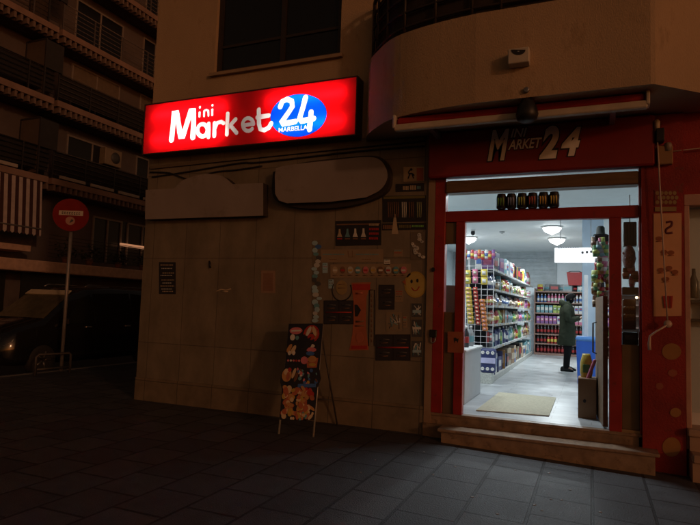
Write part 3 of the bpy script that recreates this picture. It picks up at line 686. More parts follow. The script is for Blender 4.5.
poster(sh, 'column of three grey pictures below the yellow smiling face', 'stickers')
sh = Sheet(); r = random.Random(23); sh.rect(386, 312, 401.6, 331, mat('grey_paper', (.26, .20, .13), .7))
for k in range(14): sh.stroke([(r.uniform(388, 400), r.uniform(313.4, 330)), (r.uniform(388, 400), r.uniform(313.4, 330))], 1.0, r.choice([tealprint, silver, dkgrey]), 0)
poster(sh, 'greyish scribbled paper above the larger four-panel poster')

for k, (x_, y_, w_, h_, lab) in enumerate(((325, 268, 5, 10, 'pale blue sticker just left of the row of product pictures'), (398, 253, 9, 7, 'small whitish sticker right of the bluish writing strip'), (387, 262, 6, 5, 'tiny pale sticker under the pale writing strip'), (399, 296, 8, 12, 'pale printed card between the two-panel poster and the smiling face'), (331, 284, 5, 9, 'pale slip left of the horseshoe sticker'), (405, 322, 4, 12, 'slim pale slip right of the scribbled paper'))):
    sh = Sheet(); r = random.Random(60 + k); sh.rect(x_ - w_ / 2, y_ - h_ / 2, x_ + w_ / 2, y_ + h_ / 2, [palebl, paper, whiteprint, paper, palebl, paper][k], slope=r.uniform(-.06, .04))
    for q_ in range(max(2, int(h_ / 2.6))): scribble(sh, x_ - w_ * .4, x_ + w_ * .4, y_ - h_ * .38 + q_ * 2.5, r.choice([brownprint, tealprint, redprint, dkgrey]), .8, k * 9 + q_)
    poster(sh, lab, 'sticker')

# ------------------------------------------------------------------ A-frame ice cream board
af = thing('a_frame_board', 'black folding pavement board with ice cream pictures leaning before the wall', 'pavement board', (-3.4, -.55, 0))
TLb = W(289.0, 324.0, -.36); TRb = W(323.0, 323.6, -.36)
BLb = Z(277.5, 434, 0.0); BRb = Z(313.6, 437, 0.0)
def bp(u, v, o=0.0):        # board plane: u across, v down (0 top, 1 ground), o outwards
    a = TLb.lerp(TRb, u); b = BLb.lerp(BRb, u); p = a.lerp(b, v); nrm = (TRb - TLb).cross(BLb - TLb).normalized()
    if nrm.y > 0: nrm = -nrm
    return p + nrm * o
leg_m = mat('pale_metal_leg', (.42, .40, .36), .4, .5)
for u in (.02, .98):
    mb = MB(); mb.tube([bp(u, 0, -.012), bp(u, 1, -.012)], .013, 0, 8); mb.build('leg', leg_m, af)
mb = MB(); outl = [(0, 0), (1, 0), (1.0, .42), (1.06, .5), (1.0, .58), (.98, .86), (.02, .88), (.0, .62), (-.08, .55), (-.06, .47), (.02, .42)]
mb.prism([bp(u, v, .006) for u, v in outl], bp(0, 0, -.012) - bp(0, 0, .006), 0); pan = mb.build('panel', mat('board_black', (.02, .018, .022), .4), af)
pic = MB(); pmats = [redprint, orangeprint, yellowprint, whiteprint, pinkprint, blueprint, mat('choc_print', (.16, .07, .03), .5), mat('caramel_print', (.5, .26, .09), .5), tealprint, mat('cream_print', (.62, .48, .3), .5)]
lvl = [0]
def patch(pts, mi):
    lvl[0] += 1; o = .008 + .0008 * (lvl[0] % 14); pic.prism([bp(u, v, o) for u, v in pts], bp(0, 0, .0065) - bp(0, 0, o), mi)
def pe(cu, cv, ru, rv, mi, rot=0): patch([(cu + x_ / .58, cv + y_ / 1.55) for x_, y_ in ell(0, 0, ru * .58, rv * 1.55, 14, rot=rot)], mi)
pe(.24, .07, .19, .035, 4); patch([(.1, .065), (.38, .06), (.38, .075), (.1, .08)], 3)
pe(.7, .10, .23, .085, 0); pe(.70, .10, .19, .065, 1); pe(.62, .075, .05, .05, 3, .4); pe(.78, .075, .05, .05, 9, -.4); pe(.7, .13, .1, .03, 0)
pe(.16, .135, .07, .03, 3); pe(.3, .14, .05, .02, 8)
for k in range(4): pe(.1 + k * .125, .24 + .012 * (k % 2), .05, .045, [7, 9, 7, 6][k], .5); pe(.12 + k * .125, .285, .045, .02, 3, .3)
pe(.7, .215, .13, .02, 3); pe(.74, .25, .14, .022, 4); pe(.72, .285, .12, .02, 5)
for k in range(6): pe(.1 + .08 * k, .355, .03, .010, [4, 3, 4, 0, 4, 3][k])
pe(.57, .35, .1, .035, 4); patch([(.62, .33), (.95, .325), (.93, .41), (.66, .415)], 1); pe(.78, .335, .13, .03, 7); pe(.8, .385, .1, .015, 2)
pe(.1, .49, .14, .06, 7); pe(.08, .46, .07, .03, 9); pe(.14, .5, .05, .04, 1); pe(.17, .44, .05, .02, 0); pe(.3, .47, .04, .05, 9, .3); pe(.38, .5, .04, .05, 6, .3)
rr = random.Random(4)
for k in range(26): pe(rr.uniform(.4, .98), rr.uniform(.43, .56), rr.uniform(.015, .05), rr.uniform(.008, .02), rr.choice([5, 8, 3, 3, 6, 4, 2, 5]), rr.uniform(0, 3))
patch([(.45, .565), (.95, .555), (.95, .585), (.45, .595)], 5)
for k in range(90): pe(rr.uniform(.08, .9), rr.uniform(.60, .85), rr.uniform(.05, .10), rr.uniform(.012, .028), rr.choice([1, 7, 9, 0, 1, 9, 7, 2, 1]), rr.uniform(0, 3))
for k in range(14): pe(rr.uniform(.3, .95), rr.uniform(.80, .865), .03, .012, rr.choice([3, 9, 8]))
pic.build('picture', pmats, pan)
mb = MB(); t0 = bp(0.1, .02, -.03); t1 = bp(.9, .02, -.03)
q0 = Vector((t0.x + .10, -.06, 0.0)); q1 = Vector((t1.x + .16, -.06, 0.0))
mb.tube([t0, q0], .011, 0, 6); mb.tube([t1, q1], .011, 0, 6); mb.tube([t0.lerp(q0, .75), t1.lerp(q1, .75)], .009, 0, 6); mb.build('rear_frame', mat('dark_rear_frame', (.05, .045, .04), .5), af)

# ------------------------------------------------------------------ pilaster decoration and right-hand shop
PY = -.061
def dot(px, py, rx, ry, m, label):
    sh = Sheet(PY, .002); sh.ellipse(px, py, rx, ry, m); sh.done('painted_spot', label, 'spot', 'spots on the red pillar')
spot = mat('ochre_spot', (.36, .17, .05), .6)
dot(671.6, 351.6, 9.6, 8.2, spot, 'large ochre spot highest on the red pillar under the crank'); dot(672.6, 373, 4.6, 3.6, mat('dull_red_spot', (.34, .09, .05), .6), 'middling dull spot in the middle of the red pillar'); dot(659.6, 386.2, 3.8, 3.4, mat('dull_red_spot', (.34, .09, .05)), 'smallest spot near the left edge of the red pillar')
dot(675.6, 412.6, 5.6, 4.6, spot, 'medium ochre spot low on the red pillar'); dot(671.6, 447, 9.2, 9.6, spot, 'large ochre spot at the foot of the red pillar')
sh = Sheet(PY, .004); sh.rect(653.6, 213.6, 681.6, 316.4, mat('peach_poster', (.70, .38, .21), .6, var=.12, scale=3), slope=-.02)
sh.stroke([(666, 222.4), (671.6, 221.6), (671.2, 226), (666.6, 229), (666.4, 233), (672.6, 232.6)], 2.2, mat('maroon_print', (.12, .02, .03), .6), k=3)
for (a, b) in ((659, 238.6), (664, 252), (671, 252.6), (661, 270), (669, 268), (675, 272), (666, 279)):
    sh.ellipse(a, b, 3.4, 2.2, mat('rust_print', (.32, .10, .045), .6), 1); sh.stroke([(a - 3, b + 3), (a + 3, b + 2.6)], .9, mat('rust_print', (.32, .10, .045)), 0)
for k in range(3): sh.poly([(663 + k * 3.6, 296), (665.6 + k * 3.6, 295.8), (666 + k * 3, 308), (664.4 + k * 3, 308)], redprint, 0 if k else 1)
sh.done('pillar_poster', 'tall peach poster with dark red figures on the red pillar', 'poster')
sh = Sheet(PY, .004); sh.rect(654.6, 190, 677, 205.6, mat('dark_red_grid', (.20, .03, .02), .6), slope=-.01)
for i in range(5):
    for j in range(3): sh.ellipse(657.4 + i * 4.3 + (j % 2) * 2, 193 + j * 4.6, 1.9, 1.9, mat('tan_print', (.32, .23, .10)), 1 if i + j == 0 else 0)
sh.rect(655, 207, 676.4, 211.4, mat('tan_print', (.32, .23, .10)), slope=-.01)
sh.done('pillar_sticker', 'honeycomb patterned sticker above the peach poster on the red pillar', 'sticker')
cr = thing('awning_crank', 'long pale awning crank rod hanging down the red pillar', 'crank', W(668, 323, -.14))
mb = MB(); mb.tube([W(656.4, 124, -.14), W(659, 170, -.14), W(664, 260, -.14), W(667.6, 323, -.14)], .008, 0, 8); mb.build('rod', mat('pale_rod', (.52, .40, .34), .4), cr)
mb = MB(); mb.lathe([(.001, .02), (.03, .02), (.042, 0), (.03, -.02), (.001, -.02)], W(667.8, 324, -.15), 14, 0, 'y'); mb.tube([W(667, 325, -.16), W(656, 331.6, -.17), W(650, 336, -.18), W(649.2, 344, -.18), W(649.6, 350, -.18)], [.011, .009, .011, .016, .016], 0, 8); mb.build('handle', mat('pale_rod', (.52, .40, .34)), cr)
gb = thing('awning_gearbox', 'dark awning gearbox fixed at the top of the red pillar', 'gearbox', W(660, 130, -.1))
mb = MB(); wbox(mb, 656, 128, 664.6, 141, -.17, -.06); mb.build('body', black, gb)
mb = MB(); mb.lathe([(.02, -.05), (.028, 0), (.03, .05), (.016, .07), (.001, .07)], W(657, 126, -.14), 10); mb.build('eye', cream, gb)
jb = thing('junction_box', 'brown junction box under the awning gearbox on the pillar top', 'box', W(664, 160, -.06))
mb = MB(); wbox(mb, 657.6, 146, 673, 163.6, -.13, -.0605); mb.build('housing', mat('tan_plastic', (.30, .17, .08), .6), jb)
mb = MB(); mb.lathe([(.03, .0), (.04, -.02), (.035, -.09), (.001, -.10)], W(668, 143, -.11), 12); mb.build('lamp_head', mat('lamp_grey', (.25, .2, .16), .5), jb)
MB().tube([W(670, 151.6, -.07), W(685, 150, -.05), W(705, 147.8, -.05), W(760, 143, -.05)], .007, 0, 6).build('wall_pipe', mat('pale_rod', (.52, .40, .34)), None, 'thin pale pipe running right across the red wall', 'pipe')
# next shop
ns = thing('neighbouring_shop_window', 'pale framed window of the next shop right of the red pillar', 'shop window', (2, 0, 0))
nf = mat('pinkish_frame', (.50, .30, .24), .5); q = wx(690, 300)
mb = MB(); mb.bbox(.908, q, -.03, .10, .18, W(686, 205).z, 0, .006); mb.bbox(.908, 4.6, -.04, .10, W(690, 206).z, 2.85, 0, .006); mb.build('frame', nf, ns)
mb = MB(); mb.box(q, 4.6, .03, .036, .55, W(690, 206).z); mb.build('pane', clear, ns)
mb = MB(); mb.box(q, 4.6, .30, .34, W(695, 262).z, W(690, 206).z); mb.build('roller_blind', mat('beige_blind', (.42, .28, .17), .7), ns)
mb = MB(); mb.box(q, 4.6, .30, .34, W(695, 345).z, W(695, 264).z); mb.build('dark_backing', blackprint, ns)
mb = MB(); mb.box(q, 4.6, .29, .33, .2, W(695, 346).z); mb.build('lower_panel', mat('rust_panel', (.22, .07, .04), .6), ns)
mb = MB(); mb.bbox(.91, 4.6, -.14, .2, .33, .40, 0, .01); mb.bbox(.93, 4.6, -.30, .2, .10, .18, 0, .01); mb.box(.93, 4.6, -.27, .2, -.3, .10); mb.box(.93, 4.6, -.1, .2, .18, .33); mb.build('sill', mat('pale_sill_stone', (.42, .28, .2), .5), ns)
r = random.Random(3)
for k in range(6):
    x_ = q + .06 + k * .16
    MB().lathe([(.001, 0), (.04, .0), (.045, .02), (.045, .18), (.02, .25), (.018, .32), (.001, .32)], (x_, .16, 1.75 - .2 * (k % 2)), 10).build('hanging_bottle', mat('dim_glassware', (.12, .11, .10), .2), None, 'dim bottle in the window of the next shop', 'bottle', 'bottles in the next shop window')
mb = MB(); mb.box(q + .02, 4.5, .06, .27, 1.50, 1.53); mb.box(q + .02, 4.5, .06, .27, 1.70, 1.73); mb.build('display_shelf', dkgrey, ns)

# ------------------------------------------------------------------ shop interior: room
RX0, RX1, RY1, RZ1 = -4.2, 2.6, 11.6, 3.40
fl = brickmat('pale_floor_planks', (.43, .45, .46), (.37, .39, .405), (.24, .25, .25), 1.2, .2, .004, 'XY', rough=.32, bump=.08, stagger=.37, noise_bump=.05, varsc=2)
MB().box(RX0, RX1, .30, RY1, FZ - .1, FZ).build('shop_floor', fl, kind='structure')
mb = MB(); mb.box(pl1, pe0, .08, .30, FZ - .05, FZ + .0015); mb.build('threshold_floor', fl, kind='structure')
wm = mat('shop_white_wall', (.78, .84, .88), .7, var=.04, scale=1.5)
MB().box(RX0 - .1, RX0, .22, RY1, FZ, RZ1).build('shop_wall_side', wm, kind='structure')
MB().box(RX1, RX1 + .1, .22, RY1, FZ, RZ1).build('shop_wall_side', wm, kind='structure')
MB().box(RX0, RX1, RY1, RY1 + .1, FZ, RZ1).build('shop_wall_back', wm, kind='structure')
MB().box(RX0 - .1, RX1 + .1, .22, RY1 + .1, RZ1, RZ1 + .1).build('shop_ceiling', mat('shop_ceiling_white', (.70, .74, .75), .6, var=.03), kind='structure')
mb = MB(); mb.box(RX0, XJ, .222, .26, FZ, RZ1); mb.box(XR, RX1, .222, .26, FZ, RZ1); mb.box(XJ, XR, .222, .26, zH, RZ1); mb.build('shop_wall_front', wm, kind='structure')
pb = MB(); pb.bbox(W(582, 280, 5.2).x, W(597, 280, 5.2).x + .12, 5.2, 5.5, FZ, RZ1, 0, .01); pb.build('column', mat('pale_blue_column', (.50, .62, .74), .5, var=.03), None, 'pale blue square column in the middle of the shop', 'column')
# grey slatted panel on the back wall, left part
mb = MB(); mb.box(RX0, -.98, RY1 - .03, RY1 - .001, 2.3, RZ1 - .002)
z = 2.34
while z < RZ1 - .1: mb.box(RX0, -.98, RY1 - .042, RY1 - .0305, z, z + .10); z += .125
mb.build('wall_cladding', mat('slat_grey', (.42, .46, .48), .6), kind='structure')
vd = thing('smoke_detector', 'small flat detector on the shop ceiling right of the dome camera', 'detector', Z(502, 231.5, RZ1)); p = Z(502, 231.5, RZ1)
mb = MB(); mb.lathe([(.06, -.001), (.065, -.02), (.045, -.04), (.001, -.042)], p, 14); mb.build('body', mat('detector_grey', (.4, .42, .43), .5), vd)
mb = MB(); mb.lathe([(.012, -.04), (.010, -.05), (.001, -.051)], p, 8); mb.build('sensor', black, vd)
# ceiling lamps
lamp_em = emit('lamp_glow', (.95, 1, 1), 9)
def lamp(px, py, label, zc=RZ1, power=60, pos=None):
    p = pos or Z(px, py, zc - .1)
    g = thing('ceiling_lamp', label, 'ceiling lamp', (p.x, p.y, zc), 'ceiling lamps in the shop')
    mb = MB(); mb.lathe([(.001, 0), (.20, 0), (.22, -.02), (.20, -.035), (.001, -.035)], (p.x, p.y, zc - .002), 20); mb.build('mount', white, g)
    mb = MB(); mb.lathe([(.19, -.036), (.185, -.07), (.14, -.12), (.07, -.15), (.03, -.17), (.001, -.19)], (p.x, p.y, zc), 20); mb.build('shade', lamp_em, g)
    ld = bpy.data.lights.new('lamp_light', 'AREA'); ld.shape = 'DISK'; ld.size = .4; ld.energy = power * .62; ld.color = (.90, 1, 1.03)
    lo = bpy.data.objects.new('lamp_light', ld); COL.objects.link(lo); lo.location = (p.x, p.y, zc - .21); lo.parent = g; lo.matrix_parent_inverse = Matrix.Translation(-Vector((p.x, p.y, zc)))
lamp(552, 231, 'nearer of the two glowing lamps seen through the doorway', power=46)
lamp(557, 242, 'farther of the two glowing lamps seen through the doorway', power=190)
lamp(0, 0, 'lamp over the counter just inside the door on the left', power=46, pos=Vector((-2.75, 2.7, RZ1)))
lamp(0, 0, 'lamp over the far left aisle behind the shelves', power=170, pos=Vector((-2.9, 7.6, RZ1)))
lamp(0, 0, 'lamp near the right wall hidden behind the door post', power=46, pos=Vector((1.4, 3.2, RZ1)))
dl_ = thing('added_batten', 'added unseen batten inside the entrance that brightens the doorway and pavement', 'added batten', (-1.2, 1.3, RZ1))  # unseen batten, added to throw light on the doorway and pavement
mb = MB(); mb.bbox(-1.85, -.55, 1.24, 1.36, RZ1 - .05, RZ1 - .002, 0, .008); mb.build('housing', white, dl_)
mb = MB(); mb.tube([(-1.8, 1.3, RZ1 - .075), (-.6, 1.3, RZ1 - .075)], .018, 0, 10); mb.build('tube', lamp_em, dl_)
ld = bpy.data.lights.new('added_batten_glow', 'AREA'); ld.shape = 'RECTANGLE'; ld.size = 1.2; ld.size_y = .08; ld.energy = 46; ld.color = (.90, .98, 1.03)
lo = bpy.data.objects.new('added_batten_glow', ld); COL.objects.link(lo); lo.location = (-1.2, 1.3, RZ1 - .10); lo.parent = dl_; lo.matrix_parent_inverse = Matrix.Translation(-Vector((-1.2, 1.3, RZ1)))
cam2 = thing('ceiling_camera', 'small dark dome camera on the shop ceiling near the door', 'camera', Z(473, 230, RZ1))
p = Z(473, 230, RZ1); mb = MB(); mb.lathe([(.05, 0), (.055, -.03), (.04, -.03), (.001, -.03)], p, 14); mb.build('mount', white, cam2)
mb = MB(); mb.lathe([(.045, -.03), (.05, -.08), (.03, -.12), (.001, -.13)], p, 14); mb.build('dome', black, cam2)
# hanging white sign
hs = thing('hanging_sign', 'white hanging sign with dark marks below the shop ceiling', 'sign', W(574, 240, 4.0))
a = W(554.5, 244.5, 4.0); b = W(597, 262.6, 4.0)
mb = MB(); mb.bbox(a.x, b.x, 4.0, 4.08, b.z, a.z - .06, 0, .01); mb.build('panel', emit('sign_backlit_white', (.95, .97, 1), .75), hs)
sh = Sheet(3.998, .002)
for x_ in (582.5, 587, 591.2): sh.ellipse(x_, 252.6 - (x_ - 582) * .1, 1.2, 1.3, dkgrey)
for k in range(9): sh.rect(558 + k * 2.4, 247.4 - k * .06, 559.6 + k * 2.4, 248.4 - k * .06, mat('sign_fine_print', (.45, .48, .52), .5), up=1 if k == 0 else 0)
sh.done('mark', None, None, parent=hs)
mb = MB()
for x_ in (a.x + .1, b.x - .1): mb.tube([(x_, 4.04, a.z - .06), (x_, 4.04, RZ1)], .006)
mb.build('wire', grey, hs)
# pole
pp = W(586, 300, 4.6); mb = MB(); mb.bbox(pp.x - .035, pp.x + .035, 4.6, 4.67, FZ, W(586, 275, 4.6).z, 0, .005); mb.build('display_pole', mat('white_aluminium', (.72, .74, .76), .35, .2), None, 'slim white upright pole in front of the blue column', 'pole')
# doormat
mp_ = [Z(476, 411, FZ), Z(549, 416.6, FZ), Z(556, 398.4, FZ), Z(499, 393, FZ)]
mb = MB(); mb.prism([q_ + Vector((0, 0, .014)) for q_ in mp_], (0, 0, -.010)); mb.build('doormat', mat('straw_mat', (.47, .44, .33), .9, var=.14, scale=30, bump=.5, bscale=120), None, 'straw coloured doormat on the pale shop floor', 'doormat')
# counter
ct = thing('shop_counter', 'grey fronted counter at the left just inside the door', 'counter', (-2.2, 1.3, FZ))
mb = MB(); mb.bbox(-3.2, -1.56, .75, 1.95, FZ + .0, .98, 0, .008); mb.build('body', mat('counter_grey', (.36, .38, .40), .5, var=.05), ct)
mb = MB(); mb.bbox(-3.22, -1.54, .73, 1.97, .98, 1.005, 0, .006); mb.build('top', mat('counter_edge', (.6, .62, .62), .4), ct)
# ------------------------------------------------------------------ products
PM = {}
def pcol(c):
    pal = dict(red=(.34, .03, .03), blue=(.06, .13, .34), navy=(.03, .04, .13), yellow=(.56, .44, .08), orange=(.52, .19, .05), green=(.08, .22, .09), pink=(.48, .14, .24), purple=(.19, .09, .26), white=(.58, .58, .56), teal=(.13, .28, .32), brown=(.16, .085, .05), beige=(.42, .34, .24), dark=(.025, .022, .025), grey=(.26, .28, .29), wine=(.06, .010, .014), lime=(.34, .42, .11), amber=(.26, .13, .04))
    return mat('packaging_' + c, pal[c], .35, var=.10, scale=18)
SECOND = dict(red='yellow', blue='white', navy='white', yellow='red', orange='red', green='lime', pink='white', purple='pink', white='blue', teal='white', brown='beige', beige='brown', dark='red', grey='teal', wine='red', lime='green', amber='beige')
def product_mesh(kind, c):
    key = (kind, c)
    if key in PM: return PM[key]
    mb = MB(); m = [pcol(c), pcol(SECOND[c]), pcol('white' if c != 'white' else 'red')]
    if kind == 'bottle':
        mb.lathe([(.001, 0), (.036, 0), (.04, .01), (.04, .17), (.034, .20), (.016, .235), (.015, .262)], n=10); mb.lathe([(.0415, .06), (.0418, .065), (.0418, .14), (.0415, .145)], n=10, mi=1); mb.lathe([(.018, .255), (.018, .285), (.001, .286)], n=8, mi=2)
    elif kind == 'can':
        mb.lathe([(.001, 0), (.034, 0), (.038, .008), (.038, .112), (.032, .122), (.001, .12)], n=10); mb.lathe([(.0388, .03), (.0388, .085)], n=10, mi=1)
    elif kind == 'box':
        mb.bbox(-.055, .055, -.035, .035, 0, .20, 0, .004); mb.bbox(-.045, .045, -.0375, .0375, .07, .15, 1, .002); mb.bbox(-.0575, .0575, -.022, .022, .05, .16, 1, .002); mb.bbox(-.03, .03, -.039, .039, .10, .13, 2, .001)
    elif kind == 'bag':
        rs = []
        for h, w_, d in ((0, .075, .012), (.02, .078, .03), (.09, .082, .046), (.16, .076, .034), (.20, .072, .012), (.215, .072, .004)):
            rs.append([(w_ * math.cos(a_) * (1.0 if abs(math.cos(a_)) < .9 else .98), d * math.sin(a_), h) for a_ in [2 * math.pi * k / 12 for k in range(12)]])
        mb.rings(rs, 0, True); rs = [[(w_ * math.cos(a_), d * math.sin(a_), h) for a_ in [2 * math.pi * k / 12 for k in range(12)]] for h, w_, d in ((.06, .0806, .0425), (.09, .084, .048), (.13, .081, .043))]
        mb.rings(rs, 1, True)
    elif kind == 'tub':
        mb.lathe([(.001, 0), (.045, 0), (.055, .10), (.001, .10)], n=12); mb.lathe([(.058, .10), (.058, .118), (.001, .118)], n=12, mi=2); mb.lathe([(.0505, .035), (.0555, .08)], n=12, mi=1)
    elif kind == 'carton':
        mb.bbox(-.12, .12, -.10, .10, 0, .26, 0, .006); mb.bbox(-.09, .09, -.103, .103, .08, .19, 1, .002); mb.bbox(-.123, .123, -.07, .07, .08, .19, 1, .002)
    PM[key] = mb.mesh(kind, m); return PM[key]
def put(kind, c, loc, rot, label, group, s=1.0):
    o = bpy.data.objects.new(dict(bottle='bottle', can='food_can', box='packet', bag='snack_bag', tub='tub', carton='carton')[kind], product_mesh(kind, c)); COL.objects.link(o)
    o.location = loc; o.rotation_euler = (0, 0, rot); o.scale = s if isinstance(s, tuple) else (s, s, s)
    return tag(o, label, kind if kind != 'box' else 'packet', group)
# left shelf rack, faces +x
shm = mat('shelf_steel', (.40, .42, .44), .45, .3); gx1 = -1.62; gx0 = -2.10; gy0, gy1 = 3.45, 10.8
rk = thing('shelf_rack', 'long grey shelf rack of groceries along the left side of the aisle', 'shelf rack', (-1.9, 6.5, FZ))
mb = MB(); mb.box(gx0, gx0 + .03, gy0, gy1, FZ, 2.32); mb.build('back_panel', mat('rack_back', (.05, .05, .055), .6), rk)
mb = MB(); mb.bbox(gx0 + .03, gx1 + .02, gy0, gy1, FZ, .38, 0, .006); mb.build('base', mat('rack_base', (.42, .42, .39), .5), rk)
LZ = [.38, .88, 1.29, 1.63, 1.93, 2.29]
for z in LZ[1:]:
    mb = MB(); mb.box(gx0 + .03, gx1, gy0, gy1, z - .018, z); mb.box(gx1, gx1 + .014, gy0, gy1, z - .032, z + .008)
    tr_ = random.Random(int(z * 100)); y = gy0 + .1
    while y < gy1 - .2:
        mb.box(gx1 + .0145, gx1 + .017, y, y + .06, z - .028, z + .004, tr_.choice([1, 1, 2])); y += tr_.uniform(.15, .5)
    mb.build('shelf', [shm, whiteprint, yellowprint], rk)
for y in (gy0 - .02, 5.6, 7.75, gy1):
    mb = MB(); mb.box(gx0 + .02, gx0 + .06, y, y + .02, FZ, 2.5); mb.build('upright', shm, rk)
SN = ['bottom', 'second lowest', 'third', 'fourth', 'fifth', 'top']
runs = [
 [('carton', 'navy', 2), ('carton', 'red', 2), ('carton', 'blue', 5), ('carton', 'dark', 2), ('carton', 'beige', 4), ('carton', 'white', 4), ('carton', 'teal', 5)],
 [('box', 'navy', 5), ('bottle', 'teal', 5), ('bottle', 'grey', 5), ('bag', 'teal', 5), ('box', 'green', 5), ('bag', 'beige', 6), ('bag', 'pink', 6)],
 [('bag', 'red', 4), ('box', 'dark', 4), ('bag', 'lime', 4), ('bag', 'grey', 4), ('bag', 'purple', 4), ('box', 'beige', 6), ('bag', 'green', 6)],
 [('bag', 'red', 3), ('bag', 'white', 4), ('bag', 'brown', 4), ('bag', 'beige', 4), ('bag', 'yellow', 3), ('box', 'purple', 5), ('bag', 'orange', 6)],
 [('bag', 'yellow', 3), ('box', 'teal', 4), ('tub', 'beige', 4), ('tub', 'lime', 4), ('bag', 'green', 4), ('box', 'brown', 5), ('tub', 'pink', 6)],
 [('carton', 'purple', 2), ('bag', 'yellow', 4), ('box', 'red', 5), ('box', 'white', 3), ('carton', 'yellow', 2), ('box', 'lime', 4), ('bag', 'pink', 4)],
]
rg = random.Random(9)
for i, z in enumerate(LZ):
    y = gy0 + .14; seq = [q for q in runs[i]]; tot = sum(n for _, _, n in seq)
    while y < gy1 - .14:
        # the kinds come roughly in the order of the run list, one to three alike side by side
        f = (y - gy0) / (gy1 - gy0); k0 = min(len(seq) - 1, max(0, int(f * len(seq) + rg.gauss(0, .8)))); kind, c, _n = seq[k0]
        if rg.random() < .35: c = rg.choice(['white', 'beige', 'dark', 'brown', 'grey', 'navy', 'amber', 'green', 'red', 'teal'])
        for k in range(rg.randint(1, 3) if kind != 'carton' else 1):
            stp = dict(bottle=.10, can=.09, box=.125, bag=.165, tub=.13, carton=.25)[kind]
            sc_ = dict(bottle=1.1, can=1.2, box=1.15, bag=1.05, tub=1.2, carton=1.0)[kind]
            if y > gy1 - .12: break
            lab = '%s %s on the %s shelf of the left rack' % (c if c != 'dark' else 'black', dict(bottle='bottle', can='can', box='packet', bag='bag', tub='tub', carton='carton')[kind], SN[i])
            s = sc_ * rg.uniform(.80, 1.10)
            gap = (LZ[i + 1] - z - .04) if i < 5 else .5
            hz = dict(bottle=.29, can=.122, box=.20, bag=.215, tub=.118, carton=.26)[kind]
            s = min(s, gap / hz)
            put(kind, c, (gx1 - rg.uniform(.075, .11) if kind != 'carton' else gx1 - .125, y, z + .001), math.pi / 2 + rg.uniform(-.25, .25), lab, 'groceries on the left rack', (s * 1.1, s * 1.15, min(2.0 if kind in ('bag', 'box', 'tub') else 1.5, gap / hz) * rg.uniform(.62, .95)))
            y += stp * sc_ * rg.uniform(.95, 1.1)
# end-of-rack wire panel with hanging snack strips
wp = thing('wire_panel', 'white wire display panel on the near end of the left rack', 'wire panel', (-1.85, gy0 - .06, FZ))
mb = MB()
for k in range(6): mb.tube([(-2.14 + k * .106, gy0 - .06, .5), (-2.14 + k * .106, gy0 - .06, 2.35)], .005, 0, 5)
for k in range(18): mb.tube([(-2.14, gy0 - .064, .55 + k * .105), (-1.61, gy0 - .064, .55 + k * .105)], .004, 0, 5)
mb.build('grid', mat('white_wire', (.7, .7, .7), .4), wp)
def strip(px0, py0, px1, py1, c, c2, label, rows, wd):
    mb = MB(); a = W(px0, py0, gy0 - .12); b = W(px1, py1, gy0 - .12); m = [pcol(c), pcol(c2), pcol('white')]
    for k in range(rows):
        p = a.lerp(b, (k + .5) / rows); h_ = abs(a.z - b.z) / rows * .48
        rs = [[(p.x + wd * w_ * math.cos(t_), p.y + .03 * d_ * math.sin(t_), p.z + h_ * hh) for t_ in [2 * math.pi * q_ / 10 for q_ in range(10)]] for hh, w_, d_ in ((-1, .9, .1), (-.7, 1, .8), (0, 1, 1.1), (.7, 1, .8), (1, .9, .1))]
        mb.rings(rs, 0, True)
        rs = [[(p.x + wd * w_ * math.cos(t_), p.y + .034 * d_ * math.sin(t_), p.z + h_ * hh) for t_ in [2 * math.pi * q_ / 10 for q_ in range(10)]] for hh, w_, d_ in ((-.45, .72, 1.05), (0, .74, 1.16), (.45, .72, 1.05))]
        mb.rings(rs, 1, True)
        mb.bbox(p.x - wd * .4, p.x + wd * .4, p.y - .044, p.y - .036, p.z - h_ * .15, p.z + h_ * .15, 2, .001)
    mb.build('snack_strip', m, None, label, 'snack strip', 'snack strips on the wire panel')
strip(468, 287, 471, 324, 'yellow', 'orange', 'yellow hanging strip of snack packs nearest the door', 9, .055)
strip(475, 287, 478.6, 325, 'red', 'orange', 'red hanging strip of snack packs next to the yellow one', 10, .04)
strip(482, 299, 485.4, 331, 'orange', 'red', 'orange hanging strip of snack packs at the rack edge', 8, .05)
strip(467.4, 270, 467.8, 284, 'yellow', 'lime', 'short yellow pack hanging highest at the left of the panel', 2, .06)
strip(475, 269, 475.4, 283.6, 'pink', 'beige', 'short pinkish pack hanging between the two high yellow packs', 2, .05)
strip(484, 269, 484.4, 285, 'yellow', 'white', 'short yellow pack hanging highest at the right of the panel', 2, .06)
for k in range(9): put('bag', ['red', 'white', 'red', 'pink', 'orange', 'red', 'white', 'red', 'purple'][k], (-2.10 + k * .062, gy0 - .15, 2.46 - .02 * (k % 2)), 0, '%s small packet in the topmost row above the wire panel' % ['red', 'white', 'red', 'pink', 'orange', 'red', 'white', 'red', 'purple'][k], 'packets in the topmost row', (.4, .5, .75))
for k in range(5): put('carton', ['white', 'lime', 'white', 'yellow', 'white'][k], (-2.0 + .0 * k, 4.2 + k * .62, 2.31 + .0), math.pi / 2, '%s carton set back on top of the left rack' % ['white', 'lime', 'white', 'yellow', 'white'][k], 'cartons on the rack top', (1, .7, 1.5 + .15 * (k % 3)))
# bottles on counter
for k in range(9):
    c = ['grey', 'teal', 'grey', 'dark', 'grey', 'teal', 'grey', 'grey', 'dark'][k]
    put('bottle', c, (-1.66 - .10 * (k % 3), .95 + .13 * (k // 1) * .9, 1.006), 0, '%s bottle on the grey counter inside the door' % ('black' if c == 'dark' else c), 'bottles on the counter', 1.05)
